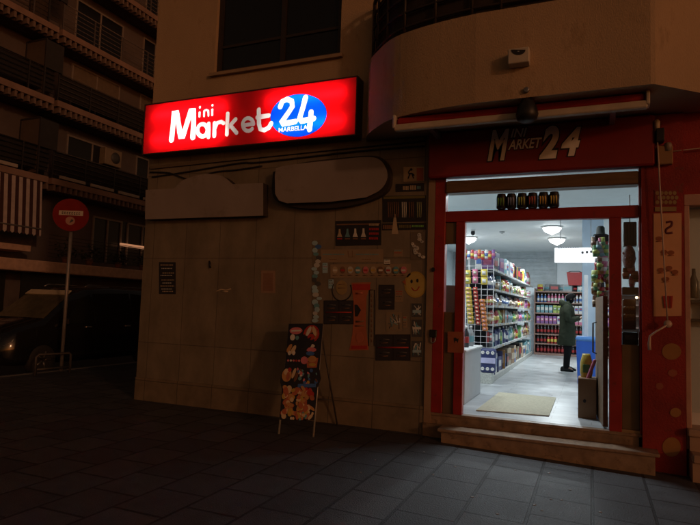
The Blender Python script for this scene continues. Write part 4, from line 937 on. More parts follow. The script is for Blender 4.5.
# loaf-like pack on the floor at rack foot
tp = thing('tissue_pack', 'blue and white pack of tissue rolls at the near foot of the left rack', 'tissue pack', (-1.78, gy0 - .2, FZ + .16))
a = W(481.4, 348, gy0 - .2); b = W(495.8, 373, gy0 - .2)
mb = MB(); mb.bbox(a.x, b.x, gy0 - .30, gy0 - .12, b.z, a.z, 0, .03); mb.build('wrapper', pcol('navy'), tp)
mb = MB()
for i in range(3):
    for j in range(3):
        u = a.x + (b.x - a.x) * (i + .5) / 3; v = b.z + (a.z - b.z) * (j + .5) / 3
        mb.lathe([(.03, 0), (.03, .012), (.012, .012), (.012, .006), (.001, .006)], (u, gy0 - .295, v), 12, 0, 'y')
mb.build('roll', white, tp); mb = MB(); mb.bbox(a.x - .004, b.x + .004, gy0 - .316, gy0 - .3025, b.z + (a.z - b.z) * .40, b.z + (a.z - b.z) * .62, 0, .002); mb.build('band', mat('lilac_band', (.5, .5, .72), .5), tp)
mb = MB(); a2 = W(481, 374, gy0 - .2); b2 = W(492.4, 384, gy0 - .2); mb.bbox(a2.x - .02, b2.x, gy0 - .30, gy0 - .03, FZ, max(b.z - .002, FZ + .05), 0, .006); mb.build('low_plinth', mat('speckled_plinth', (.5, .52, .48), .6, var=.3, scale=40), None, 'low speckled plinth under the tissue pack', 'plinth')
# back rack, faces -y
by0, bx0, bx1 = 10.95, -1.55, 1.9
bk = thing('shelf_rack', 'shelf rack across the back wall of the shop behind the person', 'shelf rack', (0, 11.3, FZ))
mb = MB(); mb.box(bx0, bx1, 11.42, 11.45, FZ, 2.2); mb.build('back_panel', mat('brown_rack_back', (.14, .08, .06), .6), bk)
BZ = [.34, .62, .90, 1.20, 1.52, 1.83]
mb = MB(); mb.bbox(bx0, bx1, by0, 11.42, FZ, .34, 0, .006); mb.build('base', mat('brown_rack', (.24, .14, .11), .5), bk)
for z in BZ[1:] + [2.16]:
    mb = MB(); mb.box(bx0, bx1, by0, 11.42, z - .016, z); mb.box(bx0, bx1, by0 - .012, by0, z - .03, z + .006); mb.build('shelf', mat('brown_rack', (.24, .14, .11)), bk)
for x_ in (bx0 - .03, .15, bx1):
    mb = MB(); mb.box(x_, x_ + .03, by0 - .005, 11.45, FZ, 2.25); mb.build('upright', mat('brown_rack', (.24, .14, .11)), bk)
bruns = [
 [('bottle', 'wine', 8), ('bottle', 'dark', 6), ('bottle', 'amber', 8), ('bottle', 'wine', 8)],
 [('bottle', 'dark', 3), ('bottle', 'red', 9), ('bottle', 'lime', 8), ('bottle', 'dark', 8)],
 [('bottle', 'dark', 5), ('bottle', 'wine', 3), ('bottle', 'dark', 6), ('bottle', 'green', 8), ('bottle', 'amber', 9)],
 [('box', 'purple', 5), ('box', 'white', 3), ('box', 'pink', 3), ('box', 'red', 3), ('box', 'purple', 5), ('box', 'beige', 5)],
 [('box', 'teal', 4), ('box', 'lime', 4), ('box', 'white', 3), ('box', 'blue', 4), ('box', 'white', 3), ('box', 'lime', 3), ('box', 'teal', 4)],
 [('bottle', 'blue', 3), ('bottle', 'pink', 5), ('bottle', 'white', 6), ('bottle', 'yellow', 4), ('bottle', 'orange', 6), ('bottle', 'red', 6)],
]
for i, z in enumerate(BZ):
    x_ = bx0 + .08
    for (kind, c, n) in bruns[i]:
        for k in range(n):
            if x_ > .62: break
            s = 1.0 * rg.uniform(.94, 1.0)
            put(kind, c, (x_, by0 + .07 + rg.uniform(0, .03), z + .001), rg.uniform(-.1, .1), '%s %s on the %s shelf of the back rack' % ('black' if c == 'dark' else c, 'packet' if kind == 'box' else kind, SN[i]), 'groceries on the back rack', (s * (.98 if kind == 'bottle' else .92), s, s * (.93 if kind == 'bottle' else 1.18)))
            x_ += .098 if kind == 'bottle' else .118
# clutter along the top of the back rack
for k in range(9):
    kind, c = [('bag', 'yellow'), ('bag', 'grey'), ('carton', 'dark'), ('bag', 'grey'), ('carton', 'grey'), ('bag', 'dark'), ('carton', 'teal'), ('bag', 'white'), ('carton', 'dark')][k]
    put(kind, c, (bx0 + .12 + k * .2, 11.15 + .03 * (k % 2), 2.162), rg.uniform(-.4, .4), '%s %s lying on top of the back rack' % ('black' if c == 'dark' else c, kind), 'goods on top of the back rack', (1.1, 1.2, .8 if kind == 'carton' else 1.0))
bs = thing('shopping_basket', 'red plastic shopping basket on a stand above the back rack', 'basket', W(574, 285, 10.9))
a = W(566.5, 272, 10.8); b = W(583, 271, 10.8); c_ = W(570, 285, 10.8)
wd = (b.x - a.x) / 2; cx = (a.x + b.x) / 2; mb = MB()
def rrect(cx, cy, w_, d_, z): return [(cx - w_, cy - d_, z), (cx + w_, cy - d_, z), (cx + w_, cy + d_, z), (cx - w_, cy + d_, z)]
mb.rings([rrect(cx, 11.05, wd * .78, .13, c_.z), rrect(cx, 11.05, wd, .17, a.z), rrect(cx, 11.05, wd * .95, .155, a.z), rrect(cx, 11.05, wd * .74, .12, c_.z + .02)], 0); mb.build('tub', pcol('red'), bs)
mb = MB(); mb.tube([(cx - wd * .9, 11.05, a.z), (cx - wd * .5, 10.95, a.z + .03), (cx + wd * .5, 10.95, a.z + .03), (cx + wd * .9, 11.05, a.z)], .012); mb.build('handle', black, bs)
mb = MB()
for x_ in (cx - wd * .7, cx + wd * .7): mb.tube([(x_, 11.05, 2.162), (x_, 11.05, c_.z)], .015)
mb.build('stand', white, bs)

# goods near the door on the right
bn = thing('blue_bin', 'tall blue plastic bin behind the open door', 'bin', (-.1, 4.3, FZ))
a = W(576, 338, 4.2); b = W(592, 385, 4.2)
mb = MB(); mb.rings([[(a.x + .03, 4.2, FZ), (b.x + .12, 4.2, FZ), (b.x + .12, 4.55, FZ), (a.x + .03, 4.55, FZ)], [(a.x, 4.17, a.z - .05), (b.x + .15, 4.17, a.z - .05), (b.x + .15, 4.58, a.z - .05), (a.x, 4.58, a.z - .05)]]); mb.build('body', mat('blue_plastic', (.03, .11, .48), .35), bn)
mb = MB(); mb.bbox(a.x - .01, b.x + .17, 4.15, 4.60, a.z - .049, a.z + .03, 0, .03); mb.build('lid', mat('blue_plastic_lid', (.10, .26, .62), .35), bn)
def boxpx(name, x0, y0, x1, y1, Yf, d, m, label, cat, zmin=None, group=None):
    a = W(x0, y0, Yf); b = W(x1, y1, Yf); mb = MB(); mb.bbox(a.x, b.x, Yf, Yf + d, zmin if zmin is not None else b.z, a.z, 0, .008); return mb.build(name, m, None, label, cat, group)
cb = thing('cardboard_box', 'tall brown cardboard box on the floor beside the open door', 'box', (-.05, .55, FZ))
a = W(578, 378, .62); b = W(597, 418, .62)
mb = MB(); mb.bbox(a.x, W(596.5, 400, .62).x, .62, .92, FZ + .001, a.z, 0, .006); mb.build('body', mat('cardboard', (.25, .15, .085), .85, var=.12, scale=5), cb)
mb = MB(); mb.box(a.x + .002, W(596.5, 400, .62).x - .002, .765, .79, a.z + .0005, a.z + .003); mb.build('tape', mat('tape_brown', (.3, .2, .1), .3), cb)
sh = Sheet(.619, .002); sh.ellipse(584.6, 401, 1.6, 1.8, blackprint); sh.done('hand_hole', None, None, parent=cb)
# yellow bag and pink roll in the cardboard box
mb = MB(); c0 = W(586.4, 366, .8)
rs = [[(c0.x + w_ * math.cos(t_), .78 + d_ * math.sin(t_), z_) for t_ in [2 * math.pi * q_ / 12 for q_ in range(12)]] for z_, w_, d_ in ((a.z - .05, .05, .04), (a.z + .06, .075, .05), (a.z + .18, .072, .05), (a.z + .27, .05, .03), (a.z + .29, .045, .01))]
mb.rings(rs, 0, True); mb.bbox(c0.x - .04, c0.x + .04, .725, .735, a.z + .06, a.z + .16, 1, .004); mb.build('yellow_bag', [pcol('yellow'), pcol('green')], None, 'yellow bag sticking out of the cardboard box', 'bag')
mb = MB(); mb.tube([W(587.6, 379, .69), W(594.6, 361, .69)], .022, 0, 10, round_caps=True); mb.build('pink_tube', pcol('pink'), None, 'pink tube leaning in the cardboard box', 'tube')
# hanging merchandise right of the opening, behind the door leaf
hd = thing('merchandise_stand', 'narrow black-topped stand of hanging goods at the right door post', 'display stand', (.05, .95, FZ))
a = W(594.6, 235, 1.0); b = W(612, 241, 1.0)
mb = MB(); mb.bbox(a.x, b.x, 1.0, 1.2, b.z, a.z, 0, .006); mb.build('header', black, hd)
mb = MB(); mb.tube([((a.x + b.x) / 2, 1.12, FZ), ((a.x + b.x) / 2, 1.12, b.z)], .02); mb.build('post', grey, hd)
mb = MB(); mb.lathe([(.09, 0), (.085, .01), (.055, .02), (.05, .10), (.03, .12), (.001, .12)], W(600.6, 236, 1.1) + Vector((0, 0, .01)), 14); mb.build('black_hat', mat('hat_black', (.02, .025, .02), .8), None, 'dark hat resting on the black-topped stand', 'hat')
hr = random.Random(12)
for k in range(46):
    px = hr.uniform(594.5, 610); py = 244 + (k // 3) * 4.2 + hr.uniform(-1, 1); c = hr.choice(['green', 'brown', 'green', 'pink', 'beige', 'lime', 'dark', 'red', 'amber', 'grey'])
    p = W(px, py, .98 + .05 * (k % 2)); put('bag', c, (p.x, p.y, p.z - .06), hr.uniform(-.6, .6), '%s small pack hanging on the black-topped stand' % ('black' if c == 'dark' else c), 'packs hanging by the right post', (.55, .7, .7))
sp = thing('loudspeaker', 'black slatted loudspeaker hanging behind the right side glass', 'loudspeaker', W(630, 233, .2))
a = W(623.4, 222, .18); b = W(636.8, 246, .18); mb = MB(); mb.bbox(a.x, b.x, .18, .30, b.z, a.z, 0, .008); mb.build('cabinet', black, sp)
mb = MB()
for k in range(4): x_ = a.x + (b.x - a.x) * (k + .6) / 4.4; mb.box(x_, x_ + .012, .172, .18, b.z + .03, a.z - .03)
mb.build('slat', dkgrey, sp)
mb = MB(); mb.tube([((a.x + b.x) / 2, .24, a.z), ((a.x + b.x) / 2, .24, zT1 + .3)], .006); mb.build('bracket', alu, sp)
# net bag, pink toys, shelf etc
mb = MB(); c0 = W(629, 256, .2); mb.lathe([(.001, -.15), (.05, -.13), (.07, -.05), (.065, .05), (.04, .10), (.012, .13), (.02, .15), (.001, .15)], c0, 14)
for k in range(9):
    t_ = 2 * math.pi * k / 9; mb.lathe([(.001, -.02), (.018, -.012), (.02, .01), (.001, .022)], c0 + Vector((.055 * math.cos(t_), .055 * math.sin(t_), -.03 + .03 * (k % 3))), 8)
mb.build('net_bag', mat('net_grey', (.26, .22, .22), .7, var=.4, scale=60), None, 'greyish net bag hanging below the loudspeaker', 'bag')
for k, (px, py, c) in enumerate(((631, 268, 'pink'), (634.6, 276, 'beige'), (626, 273, 'brown'), (632, 281, 'pink'))):
    p = W(px, py, .2); put('bag', c, (p.x, .2, p.z - .07), .3 * k, '%s pack below the net bag behind the right glass' % ['upper pink', 'beige', 'brown', 'lower pink'][k], 'packs behind the right glass', (.55, .7, .6))
mb = MB(); a = W(622, 287, .12); b = W(638.6, 295, .12); mb.bbox(a.x, b.x, .12, .40, b.z, a.z, 0, .006); mb.build('small_shelf', dkgrey, None, 'dark little shelf behind the right side glass', 'shelf')
lb = thing('small_lit_bulb', 'tiny glowing bulb behind the right side glass', 'lamp', W(636.6, 297, .1)); c0 = W(636.6, 297.4, .1); mb = MB(); mb.lathe([(.001, -.016), (.012, -.01), (.014, 0), (.010, .010), (.001, .014)], c0, 10); mb.build('bulb', emit('warm_bulb', (1, .7, .4), 4), lb)
mb = MB(); mb.lathe([(.010, .012), (.010, .03), (.001, .03)], c0, 8); mb.build('socket', black, lb)
mb = MB(); a = W(622.6, 299, .14); b = W(636, 330, .14); mb.bbox(a.x, b.x, .14, .30, b.z, a.z, 0, .01)
for k in range(8):
    mb.lathe([(.001, .0), (.02, .004), (.024, .016), (.001, .02)], (a.x + (b.x - a.x) * (.2 + .2 * (k % 4)), .135, b.z + (a.z - b.z) * (.45 + .25 * (k // 4))), 8, 1, 'y')
mb.build('patterned_carton', [mat('carton_brown', (.16, .09, .05), .6), mat('carton_spots', (.30, .2, .1), .6)], None, 'brown carton with round spots behind the right glass', 'carton')
mb = MB(); a = W(622.4, 332, .14); b = W(638, 344, .14); mb.bbox(a.x, b.x, .12, .32, b.z - .1, a.z, 0, .01); mb.bbox(a.x + .02, b.x - .02, .117, .12, a.z - .08, a.z - .03, 1, .002); mb.build('black_crate', [black, dkgrey], None, 'black crate at the bottom of the right side glass', 'crate')
mb = MB(); a = W(446.4, 268, .3); b = W(454.6, 300, .3)
mb.bbox(a.x - .1, b.x + .05, .35, .6, FZ, a.z - .22, 0, .01); mb.bbox(a.x - .08, b.x + .03, .345, .35, 1.1, 1.35, 1, .002); mb.build('magazine_stand', [dkgrey, beigeprint], None, 'dark stand behind the left side glass of the entrance', 'stand')

# ------------------------------------------------------------------ person by the rack
PX, PYY = -.49, 6.47
per = thing('person', 'person in an olive green parka and dark trousers looking down inside the shop', 'person', (PX, PYY, FZ))
def skin_obj(name, nodes, edges, m, root=0, sub=2):
    me = bpy.data.meshes.new(name); me.from_pydata([(PX + p[0], PYY + p[1], FZ + p[2]) for p, r in nodes], edges, []); me.materials.append(m)
    o = bpy.data.objects.new(name, me); COL.objects.link(o); sk = o.modifiers.new('skin', 'SKIN'); sk.use_smooth_shade = True
    for i, (p, r) in enumerate(nodes):
        v = me.skin_vertices[0].data[i]; v.radius = (r, r) if not isinstance(r, tuple) else r; v.use_root = (i == root)
    s = o.modifiers.new('subsurf', 'SUBSURF'); s.levels = sub; s.render_levels = sub
    child(o, per); return o
N = [((0, 0, .94), .13), ((0, 0, 1.15), .125), ((.0, 0, 1.34), .13), ((.015, 0, 1.46), .058), ((.05, 0, 1.52), .06), ((.085, 0, 1.575), .088), ((.08, 0, 1.64), .06)]
E_ = [(0, 1), (1, 2), (2, 3), (3, 4), (4, 5), (5, 6)]
def addn(par, p, r): N.append((p, r)); E_.append((par, len(N) - 1)); return len(N) - 1
for sgn in (-1, 1):
    h = addn(0, (0, sgn * .09, .86), .085); k = addn(h, (.02, sgn * .10, .49), .058); an = addn(k, (-.02, sgn * .10, .09), .042); addn(an, (.12, sgn * .11, .035), .034)
    s_ = addn(2, (0, sgn * .17, 1.38), .06); el = addn(s_, (.03, sgn * .22, 1.12), .045); wr = addn(el, (.24, sgn * .11, 1.15), .028); pa = addn(wr, (.30, sgn * .085, 1.17), .030)
    for f in range(4):
        a_ = addn(pa, (.345, sgn * (.10 - .02 * f), 1.185 - .006 * f), .010); b_ = addn(a_, (.372 - .004 * abs(f - 1), sgn * (.092 - .022 * f), 1.205), .009); addn(b_, (.365, sgn * (.085 - .022 * f), 1.225), .007)
    t1 = addn(pa, (.305, sgn * .055, 1.20), .011); addn(t1, (.335, sgn * .04, 1.225), .008)
skin_m = mat('skin', (.30, .17, .12), .55)
skin_obj('body', N, E_, skin_m)
# face details: eyes, nose, mouth as small pieces of the head
mb = MB(); hc = Vector((PX + .085, PYY, FZ + 1.575))
mb.lathe([(.001, -.03), (.012, -.012), (.010, .02), (.001, .03)], hc + Vector((.092, 0, -.01)), 8); mb.build('nose', skin_m, per)
for sgn in (-1, 1):
    mb = MB(); mb.lathe([(.001, -.008), (.011, 0), (.001, .008)], hc + Vector((.082, sgn * .033, .012)), 8); mb.build('eye', blackprint, per)
    mb = MB(); mb.lathe([(.001, -.03), (.016, -.01), (.014, .02), (.001, .03)], hc + Vector((-.005, sgn * .09, -.01)), 8); mb.build('ear', skin_m, per)
mb = MB(); mb.tube([hc + Vector((.084, -.025, -.05)), hc + Vector((.092, 0, -.052)), hc + Vector((.084, .025, -.05))], .006); mb.build('mouth', mat('lips', (.3, .1, .09), .5), per)
# hair: a cap that comes down the back and sides
hm = mat('dark_hair', (.008, .007, .007), .85, bump=.5, bscale=120, spec=.12)
mb = MB(); rs = []
for i in range(9):
    ph = math.pi * .98 * i / 8; z_ = math.cos(ph)
    ring = []
    for k in range(18):
        t_ = 2 * math.pi * k / 18; r_ = math.sin(ph) if i else .02; fx = math.cos(t_)
        cut = 1.0 if z_ > .25 else (.62 if fx > .35 else 1.0)
        ring.append((hc.x - .012 + r_ * .112 * fx * cut, hc.y + r_ * .108 * math.sin(t_), hc.z + .012 + z_ * (.115 if z_ > 0 else .12)))
    rs.append(ring)
mb.rings(rs, 0, True); mb.build('hair', hm, per)
pk = mat('olive_parka', (.034, .040, .025), .9, var=.25, scale=9, bump=.9, bscale=14, spec=.15)
mb = MB(); rs = []
for z_, rx, ry, ox in ((.56, .185, .225, -.01), (.60, .19, .23, -.01), (.78, .175, .215, -.005), (.95, .165, .205, 0), (1.10, .155, .20, 0), (1.25, .16, .215, 0), (1.36, .15, .205, -.005), (1.43, .11, .14, -.01), (1.48, .085, .095, 0), (1.52, .09, .095, .0)):
    rs.append([(PX + ox + rx * math.cos(t_) * (1 + .03 * math.sin(3 * t_ + z_ * 9)), PYY + ry * math.sin(t_) * (1 + .025 * math.sin(5 * t_ + z_ * 14)), FZ + z_) for t_ in [2 * math.pi * k / 24 for k in range(24)]])
mb.rings(rs, 0, True)
for sgn in (-1, 1):
    mb.tube([Vector((PX + a_, PYY + sgn * b_, FZ + c_)) for a_, b_, c_ in ((-.01, .13, 1.40), (-.005, .19, 1.37), (.01, .225, 1.26), (.03, .235, 1.12), (.08, .205, 1.105), (.17, .15, 1.135), (.245, .11, 1.152))], [.07, .083, .078, .072, .07, .06, .05], 0, 12)
coat = mb.build('parka', pk, per)
mb = MB(); mb.rings([[(PX - .03 + rx * math.cos(t_), PYY + ry * math.sin(t_), FZ + z_ - .05 * math.cos(t_)) for t_ in [2 * math.pi * k / 18 for k in range(18)]] for z_, rx, ry in ((1.38, .12, .15), (1.43, .145, .16), (1.49, .135, .145), (1.52, .11, .115), (1.47, .09, .10))], 0, True, cap=False); mb.build('hood', pk, coat)
tm = mat('black_trousers', (.010, .010, .011), .9, spec=.1)
mb = MB()
for sgn in (-1, 1): mb.tube([Vector((PX + a_, PYY + sgn * b_, FZ + c_)) for a_, b_, c_ in ((0, .09, .92), (.0, .092, .80), (.02, .10, .49), (-.005, .10, .25), (-.015, .10, .07))], [.10, .098, .078, .066, .062], 0, 12)
mb.build('trousers', tm, per)
for sgn in (-1, 1):
    mb = MB(); ox = .02 if sgn > 0 else -.03
    rs = [[(PX + ox + x_, PYY + sgn * .105 + w_ * math.cos(t_), FZ + max(.002, h_ * (.5 + .5 * math.sin(t_)))) for t_ in [2 * math.pi * k / 10 for k in range(10)]] for x_, w_, h_ in ((-.10, .025, .07), (-.08, .04, .10), (-.02, .045, .12), (.06, .045, .09), (.13, .042, .06), (.165, .025, .04))]
    mb.rings(rs, 0, True); mb.build('shoe', mat('black_shoes', (.010, .010, .010), .6, spec=.2), per)

# ------------------------------------------------------------------ gum spots and scraps on the pavement
gm = mat('old_gum', (.34, .34, .34), .6); gr = random.Random(31)
for (px, py) in ((375, 460), (360.5, 472.6), (433, 474.6), (548.6, 473), (551, 499.4), (561.4, 500), (570, 490), (534, 505), (541.6, 510.6), (472, 497), (455, 466.6), (424, 452), (600, 512), (515, 470), (497, 514)):
    p = Z(px, py, -.03); p = Z(px, py, gx(p.x)); r_ = gr.uniform(.010, .018); mb = MB()
    mb.rings([[(p.x + r_ * f_ * math.cos(t_) * (1 + .25 * math.sin(3 * t_ + px)), p.y + r_ * f_ * math.sin(t_), gx(p.x) + h_) for t_ in [2 * math.pi * k / 12 for k in range(12)]] for f_, h_ in ((1, .0008), (.85, .004), (.3, .005))], 0, True)
    mb.build('gum_spot', gm, None, 'small pale gum spot trodden into the grey paving before the steps', 'gum spot', 'pale gum spots on the paving')

# ------------------------------------------------------------------ road sign
pz = Z(61, 371, 0); SYs = pz.y
rs_ = thing('road_sign', 'round red no-entry road sign on a grey pole by the kerb', 'road sign', (pz.x, pz.y, 0))
topc = W(71, 215, SYs - .06); tpole = W(72.4, 212, SYs)
mb = MB(); mb.tube([pz, tpole], .035, 0, 12); mb.build('pole', mat('galvanised_pole', (.30, .28, .28), .5, .5), rs_)
dn = (CP - topc); dn.z = 0; dn.normalize(); dn = Vector((dn.x * .96 + .10, dn.y * .96 - .1, 0)).normalized(); dr = Vector((-dn.y, dn.x, 0)); dr = dr if dr.dot(CR) > 0 else -dr
RD = .345
def sgnp(u, v, o): return topc + dr * (u * RD) + Vector((0, 0, v * RD)) + dn * o
mb = MB(); mb.prism([sgnp(math.cos(t_), math.sin(t_), .01) for t_ in [2 * math.pi * k / 36 for k in range(36)]], -dn * .02, 0, 1); disc = mb.build('disc', [mat('sign_red', (.20, .013, .010), .75, var=.12, spec=.15), grey], rs_)
mb = MB(); mb.prism([sgnp(u, v, .014) for u, v in ((-.66, -.06), (.66, .0), (.66, .30), (-.66, .22))], -dn * .0035, 0)
mb.prism([sgnp(u, v, .0135) for u, v in ell(-.02, -.36, .26, .26, 20)], -dn * .003, 1)
mb.build('bar', [mat('sign_white', (.42, .36, .30), .5), mat('sign_white_dim', (.30, .12, .08), .5)], disc)
mb = MB(); lr = random.Random(2)
for k in range(8):
    u = -.50 + k * .13; mb.prism([sgnp(u + a_, b_ + .04 * u, .0175) for a_, b_ in ((0, .03), (.085, .03), (.085, .07), (.03, .07), (.03, .13), (.085, .13), (.085, .18), (0, .18))], -dn * .003, 0)
mb.prism([sgnp(u, v, .0165) for u, v in ((-.06, -.5), (.1, -.42), (.16, -.3), (.04, -.26), (-.02, -.38))], -dn * .003, 0)
mb.build('lettering', blackprint, disc)
# low barrier by the kerb
p0 = Z(35, 376, 0); br_ = thing('kerb_barrier', 'low grey metal hoop beside the road sign pole', 'barrier', p0)
p1 = Vector((p0.x + .05, p0.y + .75, 0)); mb = MB(); mb.tube([p0, p0 + Vector((0, 0, .36)), p0 + Vector((0, .05, .40)), p1 + Vector((0, -.05, .40)), p1 + Vector((0, 0, .36)), p1], .025, 0, 10); mb.build('hoop', mat('dull_barrier_steel', (.075, .07, .07), .6, .3), br_)
mb = MB(); mb.tube([p0 + Vector((0, 0, .12)), p1 + Vector((0, 0, .12))], .018, 0, 8); mb.build('crossbar', mat('dull_barrier_steel', (.075, .07, .07)), br_)

# ------------------------------------------------------------------ parked van
vn = thing('parked_van', 'dark parked people carrier at the kerb beyond the corner', 'van', (-11.55, 3.2, -.13))
paint = mat('black_car_paint', (.010, .010, .012), .18, var=0, coat=.6); VC = -11.55; VZ = -.13
HW = .93
#       y,   sill z, belt z, roof z, half width at sill/belt, half width at roof
ST = [(.86, .34, .66, .74, .70, .60), (.92, .26, .78, .90, .82, .70), (1.15, .24, .90, 1.02, .91, .80), (1.75, .24, 1.00, 1.16, HW, .82), (2.0, .24, 1.02, 1.34, HW, .80), (2.45, .24, 1.05, 1.70, HW, .76), (2.85, .24, 1.06, 1.86, HW, .74), (3.6, .24, 1.06, 1.92, HW, .74), (4.6, .24, 1.06, 1.91, HW, .74), (5.3, .24, 1.06, 1.84, HW, .73), (5.62, .28, 1.04, 1.62, .91, .72), (5.74, .34, .96, 1.10, .88, .76), (5.76, .40, .72, .80, .84, .74)]
mb = MB(); rs = []
for (y, zs, zb_, zr, w0, w1) in ST:
    rs.append([(VC + s * a_, y, VZ + z_) for s, a_, z_ in ((1, w0 * .92, zs), (1, w0, zs + .12), (1, w0, zb_), (1, w1 + (w0 - w1) * .15, zr - .06), (1, w1 * .88, zr), (-1, w1 * .88, zr), (-1, w1 + (w0 - w1) * .15, zr - .06), (-1, w0, zb_), (-1, w0, zs + .12), (-1, w0 * .92, zs))])
mb.rings(rs, 0, True); mb.build('body', paint, vn)
vg = mat('van_glass', (.014, .016, .014), .06, var=0, spec=.7)
def sidep(y, f, s):      # a point on the greenhouse side: f 0 at the belt, 1 at the roof edge
    for a_, b_ in zip(ST, ST[1:]):
        if a_[0] <= y <= b_[0]:
            t_ = (y - a_[0]) / (b_[0] - a_[0]); L_ = [p_ + (q_ - p_) * t_ for p_, q_ in zip(a_, b_)]
            z0_, z1_ = L_[2], L_[3] - .06; w0_, w1_ = L_[4], L_[5] + (L_[4] - L_[5]) * .15
            return Vector((VC + s * (w0_ + (w1_ - w0_) * f + .004), y, VZ + z0_ + (z1_ - z0_) * f))
for s in (1, -1):
    for (pa_, pb_, pc_, pd_) in (((2.20, .06), (2.95, .06), (2.95, .90), (2.62, .88)), ((3.03, .06), (4.15, .06), (4.15, .92), (3.03, .92)), ((4.23, .06), (5.2, .08), (5.12, .90), (4.23, .92))):
        mb = MB(); ps = [sidep(*pa_, s), sidep(*pb_, s), sidep(*pc_, s), sidep(*pd_, s)]; mb.prism(ps, (s * .006, 0, 0)); mb.build('side_window', vg, vn)
    for yh in (2.75, 3.95):
        mb = MB(); mb.bbox(VC + s * (HW + .0), VC + s * (HW + .03), yh, yh + .17, VZ + .98, VZ + 1.01, 0, .006); mb.build('door_handle', alu, vn)
    mb = MB(); c0 = Vector((VC + s * 1.06, 2.12, VZ + 1.12)); mb.bbox(c0.x - .09, c0.x + .09, c0.y - .05, c0.y + .06, c0.z - .07, c0.z + .09, 0, .03); mb.tube([(VC + s * .90, 2.16, VZ + 1.06), c0], .03); mb.build('mirror', paint, vn)
    mb = MB(); mb.prism([(VC + s * .60, .885, VZ + .62), (VC + s * .80, .93, VZ + .66), (VC + s * .86, 1.06, VZ + .74), (VC + s * .84, 1.10, VZ + .86), (VC + s * .66, .93, VZ + .80)], (s * .02, -.03, 0)); mb.build('headlight', mat('headlight_glass', (.5, .5, .48), .12, .3), vn)
    mb = MB(); mb.bbox(VC + s * .76, VC + s * .90, 5.70, 5.775, VZ + .78, VZ + 1.15, 0, .02); mb.build('tail_light', mat('tail_red', (.2, .01, .01), .2), vn)
    for yw in (1.70, 4.75):
        mb = MB(); c0 = (VC + s * .83, yw, VZ + .33); mb.lathe([(.20, -.11), (.30, -.11), (.33, -.07), (.33, .07), (.30, .11), (.20, .11)], c0, 28, 0, 'x'); wl_ = mb.build('wheel', mat('tyre_rubber', (.02, .02, .02), .8), vn)
        mb = MB(); mb.lathe([(.001, .09), (.05, .10), (.06, .085), (.19, .10), (.205, .105), (.205, -.1), (.001, -.1)], c0, 24, 0, 'x')
        for k in range(5):
            t_ = 2 * math.pi * k / 5; mb.tube([(c0[0] + s * .11, c0[1] + .04 * math.cos(t_), c0[2] + .04 * math.sin(t_)), (c0[0] + s * .11, c0[1] + .19 * math.cos(t_), c0[2] + .19 * math.sin(t_))], .02, 0, 6)
        mb.build('rim', mat('rim_grey', (.18, .18, .18), .4, .7), wl_)
mb = MB(); w_s = [(VC - .74, 1.80, VZ + 1.185), (VC + .74, 1.80, VZ + 1.185), (VC + .66, 2.50, VZ + 1.735), (VC - .66, 2.50, VZ + 1.735)]; mb.prism(w_s, (0, -.012, .012)); mb.build('windscreen', mat('van_windscreen', (.10, .088, .055), .12, var=.2, spec=.6), vn)
mb = MB(); mb.prism([(VC - .665, 2.42, VZ + 1.70), (VC + .665, 2.42, VZ + 1.70), (VC + .65, 2.56, VZ + 1.80), (VC - .65, 2.56, VZ + 1.80)], (0, -.016, .016)); mb.build('painted_glint_strip', mat('painted_glint', (.62, .52, .36), .25), vn)  # pale colour stands in for lamplight caught along the windscreen's top edge
mb = MB(); mb.bbox(VC - .62, VC + .62, .82, .90, VZ + .30, VZ + .46, 0, .02); mb.build('bumper', dkgrey, vn)
mb = MB()
for k in range(4): mb.box(VC - .5, VC + .5, .838, .885, VZ + .54 + k * .05, VZ + .565 + k * .05)
mb.build('grille', grey, vn)
for s in (1, -1):
    mb = MB(); mb.tube([(VC + s * .66, 2.9, VZ + 1.905), (VC + s * .66, 3.0, VZ + 1.955), (VC + s * .66, 4.9, VZ + 1.95), (VC + s * .66, 5.0, VZ + 1.90)], .016); mb.build('roof_rail', grey, vn)

# ------------------------------------------------------------------ apartment building across the side street (front plane x = FX, facing +x)
FX = -19.0; AY0, AY1 = -4.0, 34.0
ap = thing('apartment_building', 'dim brick-red apartment block with stacked balconies across the side street', 'building', (FX, 12, 0))
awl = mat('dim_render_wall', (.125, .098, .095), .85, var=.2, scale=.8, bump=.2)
slabm = mat('terracotta_slab', (.29, .185, .15), .8, var=.2, scale=1.5)
dark_m = mat('dark_opening', (.012, .010, .010), .3)
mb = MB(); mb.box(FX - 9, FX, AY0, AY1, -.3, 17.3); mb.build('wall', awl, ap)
mb = MB(); mb.box(FX - 9.3, FX + .9, AY0 - .3, AY1 + .3, 17.3, 17.6); mb.build('roof', slabm, ap)
BD = 1.05        # balcony depth
levels = [5.80, 8.68, 11.35, 14.2]
bays = [(-3.6, 5.9), (7.75, 15.6), (16.6, 24.4), (25.2, 33)]
winm = mat('pale_window_frame', (.26, .22, .20), .5)
railm = mat('balcony_rail', (.045, .040, .040), .5, .3)
